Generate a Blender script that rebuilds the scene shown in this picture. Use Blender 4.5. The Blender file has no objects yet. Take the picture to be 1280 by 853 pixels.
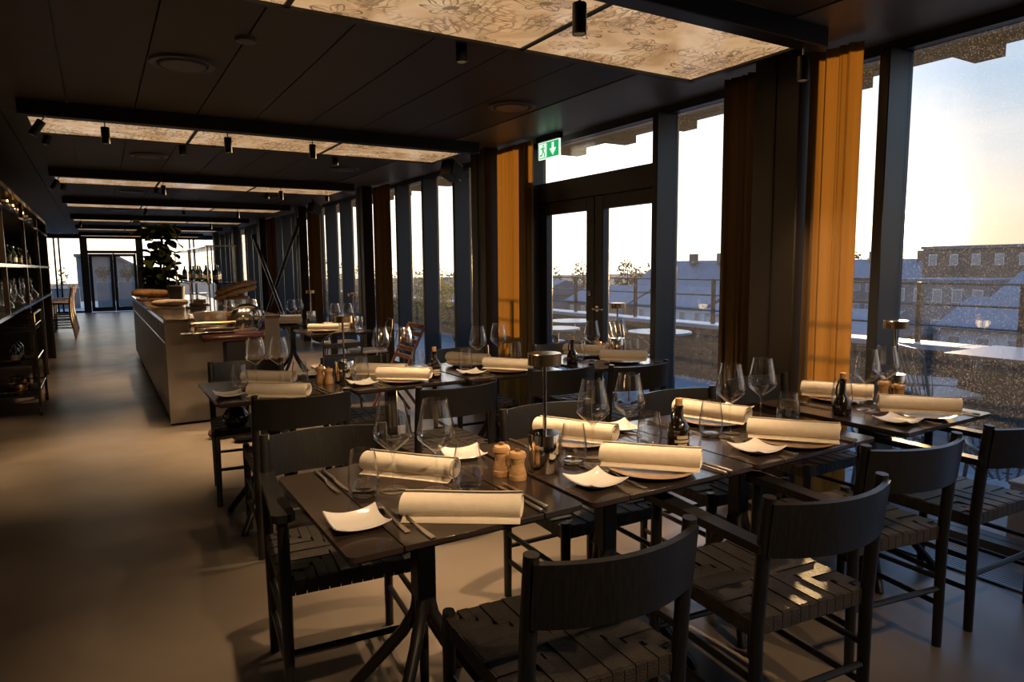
import bpy, bmesh, math, random
from mathutils import Vector, Matrix
random.seed(7)
SC = bpy.context.scene
COL = SC.collection
PI = math.pi

# ------------------------------------------------------------------ camera
cam_d = bpy.data.cameras.new('camera'); cam = bpy.data.objects.new('camera', cam_d); COL.objects.link(cam)
cam_d.sensor_width = 36.0; cam_d.lens = 36.0 * 853 / 1280; cam_d.clip_start = 0.05; cam_d.clip_end = 3000
Rv = Vector((0.85515604, -0.51829809, -0.00867403)); Uv = Vector((0.06414996, 0.08920875, 0.99394496)); Fv = Vector((0.51438598, 0.85053447, -0.10953621))
m = Matrix((( Rv.x, Uv.x, -Fv.x, 0), (Rv.y, Uv.y, -Fv.y, 0), (Rv.z, Uv.z, -Fv.z, 1.40), (0, 0, 0, 1)))
cam.matrix_world = m
SC.camera = cam

# ------------------------------------------------------------------ render look
SC.view_settings.view_transform = 'Standard'; SC.view_settings.look = 'None'
SC.view_settings.gamma = 1.0; SC.view_settings.use_curve_mapping = False
SC.view_settings.exposure = 0.18
cy = SC.cycles
cy.use_denoising = True; cy.max_bounces = 8; cy.diffuse_bounces = 3; cy.glossy_bounces = 3; cy.transmission_bounces = 4
cy.transparent_max_bounces = 24; cy.sample_clamp_indirect = 3.0; cy.caustics_reflective = False; cy.caustics_refractive = False

# ------------------------------------------------------------------ sky and sun
SUN = Vector((0.8745, 0.4833, 0.042)).normalized()
W = bpy.data.worlds.new('sky'); SC.world = W; W.use_nodes = True
nt = W.node_tree; nt.nodes.clear()
def wn(t, **k):
    n = nt.nodes.new(t)
    for a, b in k.items(): setattr(n, a, b)
    return n
def wmath(op, a, b=None, clamp=False):
    n = wn('ShaderNodeMath', operation=op, use_clamp=clamp)
    for i, v in enumerate((a, b)):
        if v is None: continue
        if isinstance(v, (int, float)): n.inputs[i].default_value = v
        else: nt.links.new(v, n.inputs[i])
    return n.outputs[0]
def wramp(fac, stops):
    n = wn('ShaderNodeValToRGB'); el = n.color_ramp.elements
    while len(el) > 1: el.remove(el[-1])
    el[0].position = stops[0][0]; el[0].color = (*stops[0][1], 1)
    for p, c in stops[1:]:
        e = el.new(p); e.color = (*c, 1)
    nt.links.new(fac, n.inputs[0]); return n.outputs[0]
def wmix(mode, f, a, b):
    n = wn('ShaderNodeMixRGB', blend_type=mode)
    for i, v in enumerate((f, a, b)):
        if isinstance(v, (int, float)): n.inputs[i].default_value = v
        elif isinstance(v, tuple): n.inputs[i].default_value = (*v, 1)
        else: nt.links.new(v, n.inputs[i])
    return n.outputs[0]
tc = wn('ShaderNodeTexCoord')
def wdot(v):
    n = wn('ShaderNodeVectorMath', operation='DOT_PRODUCT'); nt.links.new(tc.outputs['Generated'], n.inputs[0]); n.inputs[1].default_value = v
    return n.outputs['Value']
sep = wn('ShaderNodeSeparateXYZ'); nt.links.new(tc.outputs['Generated'], sep.inputs[0])
elev = sep.outputs[2]
base = wramp(elev, [(0.0, (.50, .37, .25)), (0.05, (.48, .42, .36)), (0.12, (.36, .44, .52)), (0.22, (.26, .42, .60)), (0.5, (.22, .46, .92)), (1.0, (.18, .42, .92))])
# thin bright cloud veil in the northern part of the sky
veil = wramp(wdot((0.10, 0.995, 0.0)), [(0.50, (0, 0, 0)), (0.86, (1, 1, 1))])
veile = wramp(elev, [(0.0, (2.2, 1.85, 1.35)), (0.10, (2.1, 1.98, 1.75)), (0.28, (1.1, 1.25, 1.45)), (0.6, (.34, .55, .88))])
mp = wn('ShaderNodeMapping'); mp.inputs['Scale'].default_value = (2.2, 2.2, 9.0); nt.links.new(tc.outputs['Generated'], mp.inputs[0])
cn = wn('ShaderNodeTexNoise'); cn.inputs['Scale'].default_value = 1.6; cn.inputs['Detail'].default_value = 6; nt.links.new(mp.outputs[0], cn.inputs[0])
cl = wramp(cn.outputs[0], [(0.45, (0, 0, 0)), (0.75, (.28, .28, .28))])
sky = wmix('MIX', veil, base, veile)
sky = wmix('MIX', cl, sky, (.75, .68, .62))
ds = wmath('MAXIMUM', wdot(tuple(SUN)), 0.0)
g1 = wmath('MULTIPLY', wmath('POWER', ds, 1600.0), 6.0)
g2 = wmath('MULTIPLY', wmath('POWER', ds, 130.0), .50)
g3 = wmath('MULTIPLY', wmath('POWER', ds, 26.0), .16)
sky = wmix('ADD', 1.0, sky, wmix('MULTIPLY', 1.0, (1.0, .86, .62), g1))
sky = wmix('ADD', 1.0, sky, wmix('MULTIPLY', 1.0, (1.0, .72, .40), g2))
sky = wmix('ADD', 1.0, sky, wmix('MULTIPLY', 1.0, (1.0, .62, .34), g3))
below = wmath('LESS_THAN', elev, -0.02)
sky = wmix('MIX', below, sky, (.05, .05, .055))
bg = wn('ShaderNodeBackground'); bg.inputs[1].default_value = 1.35; nt.links.new(sky, bg.inputs[0])
wo = wn('ShaderNodeOutputWorld'); nt.links.new(bg.outputs[0], wo.inputs[0])
sd = bpy.data.lights.new('sun', 'SUN'); sd.energy = 7.0; sd.angle = math.radians(0.7); sd.color = (1.0, .62, .28)
so = bpy.data.objects.new('sun', sd); COL.objects.link(so); so.location = (30, 18, 12)
so.rotation_euler = (-SUN).to_track_quat('-Z', 'Y').to_euler()
SPOT_POWER = 88.0

# ------------------------------------------------------------------ materials
MATS = {}
def mat(name, col, rough=.5, metal=0.0, noise=None, bump=None, spec=.5, emit=None, coat=0.0, var=0.0, var_scale=8, trans=0.0):
    if name in MATS: return MATS[name]
    M = bpy.data.materials.new(name); M.use_nodes = True; n = M.node_tree; b = n.nodes['Principled BSDF']
    b.inputs['Base Color'].default_value = (*col, 1); b.inputs['Roughness'].default_value = rough; b.inputs['Metallic'].default_value = metal
    b.inputs['Specular IOR Level'].default_value = spec; b.inputs['Coat Weight'].default_value = coat; b.inputs['Coat Roughness'].default_value = .12
    if trans: b.inputs['Transmission Weight'].default_value = trans
    tcn = n.nodes.new('ShaderNodeTexCoord')
    if var:
        t = n.nodes.new('ShaderNodeTexNoise'); t.inputs['Scale'].default_value = var_scale; t.inputs['Detail'].default_value = 5
        n.links.new(tcn.outputs['Object'], t.inputs['Vector'])
        r = n.nodes.new('ShaderNodeValToRGB'); lo = tuple(c * (1 - var) for c in col); hi = tuple(min(1, c * (1 + var)) for c in col)
        r.color_ramp.elements[0].color = (*lo, 1); r.color_ramp.elements[1].color = (*hi, 1); r.color_ramp.elements[0].position = .3; r.color_ramp.elements[1].position = .7
        n.links.new(t.outputs[0], r.inputs[0]); n.links.new(r.outputs[0], b.inputs['Base Color'])
    if bump:
        t2 = n.nodes.new('ShaderNodeTexNoise'); t2.inputs['Scale'].default_value = bump[0]; t2.inputs['Detail'].default_value = 4
        n.links.new(tcn.outputs['Object'], t2.inputs['Vector'])
        bp = n.nodes.new('ShaderNodeBump'); bp.inputs['Strength'].default_value = bump[1]; bp.inputs['Distance'].default_value = .01
        n.links.new(t2.outputs[0], bp.inputs['Height']); n.links.new(bp.outputs[0], b.inputs['Normal'])
    if emit:
        b.inputs['Emission Color'].default_value = (*emit[0], 1); b.inputs['Emission Strength'].default_value = emit[1]
    MATS[name] = M; return M
def wood(name, c1, c2, rough=.45, scale=(3, 30, 30)):
    M = mat(name, c1, rough); n = M.node_tree; b = n.nodes['Principled BSDF']
    tcn = n.nodes.new('ShaderNodeTexCoord'); mpn = n.nodes.new('ShaderNodeMapping'); mpn.inputs['Scale'].default_value = scale
    n.links.new(tcn.outputs['Object'], mpn.inputs[0]); t = n.nodes.new('ShaderNodeTexNoise'); t.inputs['Scale'].default_value = 4; t.inputs['Detail'].default_value = 6
    n.links.new(mpn.outputs[0], t.inputs['Vector']); r = n.nodes.new('ShaderNodeValToRGB')
    r.color_ramp.elements[0].color = (*c1, 1); r.color_ramp.elements[1].color = (*c2, 1); r.color_ramp.elements[0].position = .35; r.color_ramp.elements[1].position = .65
    n.links.new(t.outputs[0], r.inputs[0]); n.links.new(r.outputs[0], b.inputs['Base Color'])
    bp = n.nodes.new('ShaderNodeBump'); bp.inputs['Strength'].default_value = .15; bp.inputs['Distance'].default_value = .004
    n.links.new(t.outputs[0], bp.inputs['Height']); n.links.new(bp.outputs[0], b.inputs['Normal'])
    return M
def thin_glass(name, tint=(1, 1, 1), refl=.9, dirt=None, edge=None, power=5.0, base=.045):
    M = bpy.data.materials.new(name); M.use_nodes = True; n = M.node_tree; n.nodes.clear()
    out = n.nodes.new('ShaderNodeOutputMaterial'); tr = n.nodes.new('ShaderNodeBsdfTransparent'); gl = n.nodes.new('ShaderNodeBsdfGlossy')
    gl.inputs['Roughness'].default_value = .02; gl.inputs['Color'].default_value = (refl, refl, refl, 1); tr.inputs['Color'].default_value = (*tint, 1)
    lwf = n.nodes.new('ShaderNodeLayerWeight'); lwf.inputs['Blend'].default_value = .5   # Schlick reflectance of a thin sheet
    pwn = n.nodes.new('ShaderNodeMath'); pwn.operation = 'POWER'; pwn.inputs[1].default_value = power; n.links.new(lwf.outputs['Facing'], pwn.inputs[0])
    fr = n.nodes.new('ShaderNodeMath'); fr.operation = 'MULTIPLY_ADD'; fr.inputs[1].default_value = .95; fr.inputs[2].default_value = base; n.links.new(pwn.outputs[0], fr.inputs[0])
    if edge:
        lw = n.nodes.new('ShaderNodeLayerWeight'); lw.inputs['Blend'].default_value = .5
        rp = n.nodes.new('ShaderNodeValToRGB'); rp.color_ramp.elements[0].color = (*tint, 1); rp.color_ramp.elements[1].color = (*edge, 1)
        rp.color_ramp.elements[0].position = .55; rp.color_ramp.elements[1].position = .97
        n.links.new(lw.outputs['Facing'], rp.inputs[0]); n.links.new(rp.outputs[0], tr.inputs['Color'])
    mx = n.nodes.new('ShaderNodeMixShader'); n.links.new(fr.outputs[0], mx.inputs[0]); n.links.new(tr.outputs[0], mx.inputs[1]); n.links.new(gl.outputs[0], mx.inputs[2])
    last = mx.outputs[0]
    if dirt:
        tcn = n.nodes.new('ShaderNodeTexCoord')
        t = n.nodes.new('ShaderNodeTexNoise'); t.inputs['Scale'].default_value = 130; t.inputs['Detail'].default_value = 2; n.links.new(tcn.outputs['Object'], t.inputs['Vector'])
        t2 = n.nodes.new('ShaderNodeTexNoise'); t2.inputs['Scale'].default_value = 2.0; t2.inputs['Detail'].default_value = 3; n.links.new(tcn.outputs['Object'], t2.inputs['Vector'])
        r = n.nodes.new('ShaderNodeValToRGB'); r.color_ramp.elements[0].position = .56; r.color_ramp.elements[1].position = .72; r.color_ramp.elements[1].color = (dirt,) * 3 + (1,)
        n.links.new(t.outputs[0], r.inputs[0])
        mm = n.nodes.new('ShaderNodeMath'); mm.operation = 'MULTIPLY'; n.links.new(r.outputs[0], mm.inputs[0]); n.links.new(t2.outputs[0], mm.inputs[1])
        ad = n.nodes.new('ShaderNodeMath'); ad.operation = 'ADD'; ad.inputs[1].default_value = .012; n.links.new(mm.outputs[0], ad.inputs[0])
        tl = n.nodes.new('ShaderNodeBsdfTranslucent'); tl.inputs['Color'].default_value = (.85, .83, .8, 1)
        m2 = n.nodes.new('ShaderNodeMixShader'); n.links.new(ad.outputs[0], m2.inputs[0]); n.links.new(last, m2.inputs[1]); n.links.new(tl.outputs[0], m2.inputs[2]); last = m2.outputs[0]
    n.links.new(last, out.inputs[0]); MATS[name] = M; return M

def floor_mat():
    M = mat('polished_concrete', (.20, .165, .13), .3, spec=.5); n = M.node_tree; b = n.nodes['Principled BSDF']
    tcn = n.nodes.new('ShaderNodeTexCoord'); t = n.nodes.new('ShaderNodeTexNoise'); t.inputs['Scale'].default_value = 1.1; t.inputs['Detail'].default_value = 8; t.inputs['Distortion'].default_value = .6
    n.links.new(tcn.outputs['Object'], t.inputs['Vector']); r = n.nodes.new('ShaderNodeValToRGB')
    r.color_ramp.elements[0].color = (.10, .082, .066, 1); r.color_ramp.elements[1].color = (.21, .172, .136, 1); r.color_ramp.elements[0].position = .3; r.color_ramp.elements[1].position = .72
    n.links.new(t.outputs[0], r.inputs[0]); n.links.new(r.outputs[0], b.inputs['Base Color'])
    t2 = n.nodes.new('ShaderNodeTexNoise'); t2.inputs['Scale'].default_value = 4.0; t2.inputs['Detail'].default_value = 6; n.links.new(tcn.outputs['Object'], t2.inputs['Vector'])
    mr = n.nodes.new('ShaderNodeMapRange'); mr.inputs['To Min'].default_value = .24; mr.inputs['To Max'].default_value = .42; n.links.new(t2.outputs[0], mr.inputs[0]); n.links.new(mr.outputs[0], b.inputs['Roughness'])
    bp = n.nodes.new('ShaderNodeBump'); bp.inputs['Strength'].default_value = .06; bp.inputs['Distance'].default_value = .01; n.links.new(t2.outputs[0], bp.inputs['Height']); n.links.new(bp.outputs[0], b.inputs['Normal'])
    return M
def print_mat():
    # back-lit cream panel with brown botanical line drawing (flat print)
    M = mat('botanical_print', (.5, .38, .26), .18, spec=.6, coat=.3); n = M.node_tree; b = n.nodes['Principled BSDF']; L = n.links.new
    tcn = n.nodes.new('ShaderNodeTexCoord')
    nz = n.nodes.new('ShaderNodeTexNoise'); nz.inputs['Scale'].default_value = 2.6; nz.inputs['Detail'].default_value = 6; nz.inputs['Distortion'].default_value = 1.2; L(tcn.outputs['Object'], nz.inputs['Vector'])
    def ramp(src, stops):
        r = n.nodes.new('ShaderNodeValToRGB'); el = r.color_ramp.elements
        el[0].position, el[0].color = stops[0][0], (*stops[0][1], 1); el[1].position, el[1].color = stops[-1][0], (*stops[-1][1], 1)
        for p, c in stops[1:-1]:
            e = el.new(p); e.color = (*c, 1)
        L(src, r.inputs[0]); return r.outputs[0]
    def mixc(mode, f, a, c):
        x = n.nodes.new('ShaderNodeMixRGB'); x.blend_type = mode
        for i, v in enumerate((f, a, c)):
            if isinstance(v, (int, float)): x.inputs[i].default_value = v
            elif isinstance(v, tuple): x.inputs[i].default_value = (*v, 1)
            else: L(v, x.inputs[i])
        return x.outputs[0]
    paper = ramp(nz.outputs[0], [(.3, (.42, .23, .10)), (.5, (.62, .38, .19)), (.7, (.74, .52, .31))])
    # stems: contour lines of a warped noise field, leaves: ridged strokes, flowers: dark blots
    a = n.nodes.new('ShaderNodeTexNoise'); a.inputs['Scale'].default_value = 1.7; a.inputs['Detail'].default_value = 3; a.inputs['Distortion'].default_value = 2.2; L(tcn.outputs['Object'], a.inputs['Vector'])
    s1 = n.nodes.new('ShaderNodeMath'); s1.operation = 'PINGPONG'; s1.inputs[1].default_value = .035; L(a.outputs[0], s1.inputs[0])
    lines = ramp(s1.outputs[0], [(0.0, (1, 1, 1)), (.012, (0, 0, 0))])
    w = n.nodes.new('ShaderNodeTexWave'); w.inputs['Scale'].default_value = 6; w.inputs['Distortion'].default_value = 11; w.inputs['Detail'].default_value = 3; w.inputs['Detail Scale'].default_value = 1.2; L(tcn.outputs['Object'], w.inputs['Vector'])
    strokes = ramp(w.outputs[0], [(.78, (0, 0, 0)), (.98, (1, 1, 1))])
    k = n.nodes.new('ShaderNodeTexNoise'); k.inputs['Scale'].default_value = 2.1; k.inputs['Detail'].default_value = 2; L(tcn.outputs['Object'], k.inputs['Vector'])
    leafm = ramp(k.outputs[0], [(.47, (0, 0, 0)), (.53, (1, 1, 1))])
    def mth(op, x, y=None, cl=False):
        q = n.nodes.new('ShaderNodeMath'); q.operation = op; q.use_clamp = cl
        for i, v_ in enumerate((x, y)):
            if v_ is None: continue
            if isinstance(v_, (int, float)): q.inputs[i].default_value = v_
            else: L(v_, q.inputs[i])
        return q.outputs[0]
    def flowers(scale, size, petals, seed):
        mpn = n.nodes.new('ShaderNodeMapping'); mpn.inputs['Location'].default_value = (seed, seed*.7, 0)
        dn = n.nodes.new('ShaderNodeTexNoise'); dn.inputs['Scale'].default_value = 5; dn.inputs['Detail'].default_value = 3; L(tcn.outputs['Object'], dn.inputs['Vector'])
        dv = n.nodes.new('ShaderNodeVectorMath'); dv.operation = 'SCALE'; dv.inputs['Scale'].default_value = .16; L(dn.outputs['Color'], dv.inputs[0])
        da = n.nodes.new('ShaderNodeVectorMath'); da.operation = 'ADD'; L(tcn.outputs['Object'], da.inputs[0]); L(dv.outputs[0], da.inputs[1]); L(da.outputs[0], mpn.inputs[0])
        v = n.nodes.new('ShaderNodeTexVoronoi'); v.voronoi_dimensions = '2D'; v.inputs['Scale'].default_value = scale; L(mpn.outputs[0], v.inputs['Vector'])
        sb = n.nodes.new('ShaderNodeVectorMath'); sb.operation = 'SUBTRACT'; L(mpn.outputs[0], sb.inputs[0]); L(v.outputs['Position'], sb.inputs[1])
        sp = n.nodes.new('ShaderNodeSeparateXYZ'); L(sb.outputs[0], sp.inputs[0])
        x, y = sp.outputs[0], mth('MULTIPLY', sp.outputs[1], 1.7)
        r = mth('SQRT', mth('ADD', mth('MULTIPLY', x, x), mth('MULTIPLY', y, y))); an = mth('ARCTAN2', y, x)
        R = mth('MULTIPLY', mth('ADD', mth('MULTIPLY', mth('ABSOLUTE', mth('COSINE', mth('MULTIPLY', an, petals))), .45), .55), size)
        outl = mth('LESS_THAN', mth('ABSOLUTE', mth('SUBTRACT', r, R)), .0065)
        spoke = mth('MULTIPLY', mth('LESS_THAN', r, R), mth('GREATER_THAN', mth('COSINE', mth('MULTIPLY', an, petals*4)), .72))
        core = mth('LESS_THAN', r, size*.22)
        return mth('MAXIMUM', mth('MAXIMUM', outl, core), mth('MULTIPLY', spoke, .7))
    ink = mth('MAXIMUM', flowers(2.3, .135, 3.5, 0.0), mth('MULTIPLY', flowers(3.4, .085, 6.0, 3.3), .8))
    ink = mth('MAXIMUM', ink, mth('MULTIPLY', mixc('MULTIPLY', 1, strokes, leafm), .75))
    ink = mth('MAXIMUM', ink, mixc('MULTIPLY', 1, lines, leafm))
    col = mixc('MIX', mth('MULTIPLY', ink, .78), paper, (.11, .055, .022))
    L(col, b.inputs['Base Color']); L(col, b.inputs['Emission Color']); b.inputs['Emission Strength'].default_value = .78
    return M
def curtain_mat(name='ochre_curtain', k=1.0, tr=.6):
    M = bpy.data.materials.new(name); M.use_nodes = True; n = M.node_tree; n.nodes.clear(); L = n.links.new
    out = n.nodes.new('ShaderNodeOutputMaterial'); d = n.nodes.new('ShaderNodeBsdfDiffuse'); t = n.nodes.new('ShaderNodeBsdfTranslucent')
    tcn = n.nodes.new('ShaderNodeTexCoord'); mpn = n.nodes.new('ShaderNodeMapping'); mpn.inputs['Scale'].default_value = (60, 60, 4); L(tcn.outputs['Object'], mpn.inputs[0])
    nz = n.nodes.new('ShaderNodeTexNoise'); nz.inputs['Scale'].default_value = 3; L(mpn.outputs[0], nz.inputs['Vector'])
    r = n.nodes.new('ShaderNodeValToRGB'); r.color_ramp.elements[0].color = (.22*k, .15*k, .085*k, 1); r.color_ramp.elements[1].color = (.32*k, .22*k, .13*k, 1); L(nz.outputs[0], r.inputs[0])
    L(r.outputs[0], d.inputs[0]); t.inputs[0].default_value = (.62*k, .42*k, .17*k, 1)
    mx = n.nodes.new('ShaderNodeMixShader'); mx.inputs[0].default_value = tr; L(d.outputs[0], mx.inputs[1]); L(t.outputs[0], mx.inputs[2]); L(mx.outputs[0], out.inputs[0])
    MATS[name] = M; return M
def leaf_mat(name, c1, c2):
    M = bpy.data.materials.new(name); M.use_nodes = True; n = M.node_tree; n.nodes.clear(); L = n.links.new
    out = n.nodes.new('ShaderNodeOutputMaterial'); d = n.nodes.new('ShaderNodeBsdfDiffuse'); t = n.nodes.new('ShaderNodeBsdfTranslucent')
    tcn = n.nodes.new('ShaderNodeTexCoord'); nz = n.nodes.new('ShaderNodeTexNoise'); nz.inputs['Scale'].default_value = 7; L(tcn.outputs['Object'], nz.inputs['Vector'])
    r = n.nodes.new('ShaderNodeValToRGB'); r.color_ramp.elements[0].color = (*c1, 1); r.color_ramp.elements[1].color = (*c2, 1); r.color_ramp.elements[0].position = .35; r.color_ramp.elements[1].position = .65
    L(nz.outputs[0], r.inputs[0]); L(r.outputs[0], d.inputs[0]); L(r.outputs[0], t.inputs[0])
    mx = n.nodes.new('ShaderNodeMixShader'); mx.inputs[0].default_value = .4; L(d.outputs[0], mx.inputs[1]); L(t.outputs[0], mx.inputs[2]); L(mx.outputs[0], out.inputs[0]); MATS[name] = M; return M

FLOOR = floor_mat(); PRINT = print_mat(); CURT = curtain_mat(); CURT_UNLIT = curtain_mat('unlit_look_curtain', .5, .14)  # second curtain mix is the ochre cloth with missing sunlight put into its colour
CEIL = mat('dark_ceiling_board', (.035, .030, .026), .55, var=.12, var_scale=2)
SOFF = mat('grey_soffit_board', (.12, .117, .115), .42)
BLACK = mat('matt_black_metal', (.008, .008, .008), .45)
STEELB = mat('blue_black_frame_paint', (.028, .034, .040), .32)
COLUMN = mat('brown_black_column_cladding', (.022, .016, .012), .45)
WALL = mat('dark_wall_paint', (.014, .012, .011), .6)
CHAIRW = wood('black_stained_ash', (.0075, .0072, .0072), (.014, .0135, .013), .36, (40, 40, 4))
CORD = mat('black_paper_cord', (.030, .024, .019), .55, var=.35, var_scale=30, bump=(220, .5))
TOPM = mat('dark_laminate_top', (.030, .021, .016), .20, coat=.25, var=.2, var_scale=5)
TOPE = mat('black_table_edge', (.008, .007, .006), .4)
LINEN = mat('cream_linen', (.74, .66, .54), .85, bump=(420, .25), var=.05, var_scale=40)
PLATE = mat('brown_stoneware', (.33, .22, .13), .35, var=.25, var_scale=25)
CERAM = mat('white_ceramic', (.66, .63, .59), .16, spec=.6)
SILVER = mat('stainless_cutlery', (.72, .68, .62), .25, metal=1)
CHROME = mat('polished_nickel', (.72, .66, .58), .09, metal=1)
LAMPM = mat('brushed_brass_shade', (.52, .40, .26), .22, metal=1)
LED = mat('lamp_diffuser', (1, .9, .7), .5, emit=((1, .72, .38), 6))
MILLW = wood('light_beech', (.42, .24, .10), (.55, .34, .16), .35, (8, 8, 40))
MILLD = wood('dark_walnut', (.12, .06, .03), (.2, .1, .05), .4, (8, 8, 40))
CORK = mat('cork_stopper', (.50, .27, .12), .7, var=.3, var_scale=120)
BOTTLE = mat('black_brown_bottle_glass', (.010, .006, .004), .06, spec=.8, coat=.5)
GREENB = mat('dark_green_bottle_glass', (.012, .022, .010), .07, spec=.8, coat=.4)
PAPERL = mat('pale_bottle_print', (.45, .38, .30), .6)
GLASS = thin_glass('clear_drinking_glass', (.985, .985, .985), 1.0, edge=(.62, .61, .60), power=3.2, base=.055)
PANE = thin_glass('dusty_window_glass', (.96, .97, .97), .8, dirt=.17)
CLEAN = thin_glass('cabinet_glass', (.80, .80, .80), 1.0)
WATER = mat('thick_glass_base', (.75, .75, .75), .05, trans=1.0)
BARST = mat('grey_brown_stone', (.19, .163, .138), .38, var=.16, var_scale=3, bump=(30, .05))
BARTOP = mat('polished_dark_counter', (.12, .09, .065), .14, var=.2, var_scale=6)
BRASS = mat('warm_brass', (.60, .40, .18), .25, metal=1)
GREEN = mat('exit_sign_green', (.02, .42, .14), .4, emit=((.02, .45, .13), .8))
WHITE = mat('exit_sign_white', (.9, .95, .9), .4, emit=((.85, 1, .88), .9))
SPKR = mat('charcoal_speaker', (.035, .033, .032), .4)
TERR = mat('terrace_paver', (.30, .31, .33), .55, var=.15, var_scale=6)
BRICK = mat('dark_glazed_brick', (.030, .027, .025), .5, var=.5, var_scale=3)
MORT = mat('dark_mortar', (.028, .025, .023), .8)
CAP = mat('pale_stone_coping', (.62, .58, .54), .5, var=.1)
RAIL = mat('dark_railing_steel', (.02, .02, .022), .4)
OUTTOP = mat('weathered_metal_table_top', (.24, .29, .34), .32, var=.15, var_scale=12)
OUTSEAT = mat('pale_perforated_seat', (.30, .27, .24), .45)
WIRE = mat('aged_galvanised_wire', (.22, .19, .16), .35, metal=.7)
ROPE = mat('grey_blue_rope', (.16, .19, .23), .7, bump=(160, .5))
TAN = mat('tan_wood_box', (.36, .28, .22), .6, var=.1)
EAVE = mat('eave_board', (.055, .055, .058), .6, var=.3, var_scale=10, bump=(30, .4))
EAVEB = mat('rough_rafter', (.05, .035, .025), .8, var=.5, var_scale=14, bump=(40, .8))
REDM = mat('deep_red_enamel', (.026, .007, .005), .25, coat=.5)
HAM = mat('golden_crust', (.42, .22, .08), .55, var=.35, var_scale=12, bump=(30, .5))
LOAF = mat('floured_loaf', (.26, .18, .11), .7, var=.3, var_scale=10, bump=(40, .4))
BAG = mat('baguette_crust', (.50, .29, .12), .55, var=.3, var_scale=14)
BOWLB = mat('blue_grey_bowl', (.42, .46, .52), .25)
TERRAC = mat('red_terracotta', (.045, .012, .009), .7)
REDW = wood('reddish_teak', (.10, .04, .022), (.16, .065, .035), .5, (6, 40, 40))
SHELFM = mat('bronze_shelf_metal', (.10, .075, .05), .3, metal=.8)
MIRROR = mat('smoked_mirror', (.35, .32, .28), .06, metal=1)
LEAFD = leaf_mat('fig_leaf', (.012, .016, .006), (.045, .05, .014))
LEAFY = leaf_mat('hedge_leaf', (.16, .15, .03), (.36, .30, .06))
LEAFB = leaf_mat('far_tree_leaf', (.05, .05, .03), (.11, .10, .05))
BARK = mat('bark', (.06, .04, .028), .9)
PLANTER = mat('slate_planter', (.10, .125, .14), .6)
BLD1 = mat('grey_render', (.17, .165, .17), .8, var=.1, var_scale=.2)
BLD2 = mat('brown_masonry', (.13, .095, .075), .8, var=.15, var_scale=.2)
BLD3 = mat('pale_render', (.50, .50, .52), .8, var=.06, var_scale=.2)
ROOFB = mat('slate_roof', (.11, .125, .15), .6, var=.15, var_scale=.3)
WING = mat('far_window_glass', (.28, .27, .27), .15, spec=.8)
GROUND = mat('city_ground', (.07, .065, .06), .9, var=.3, var_scale=.05)

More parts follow.
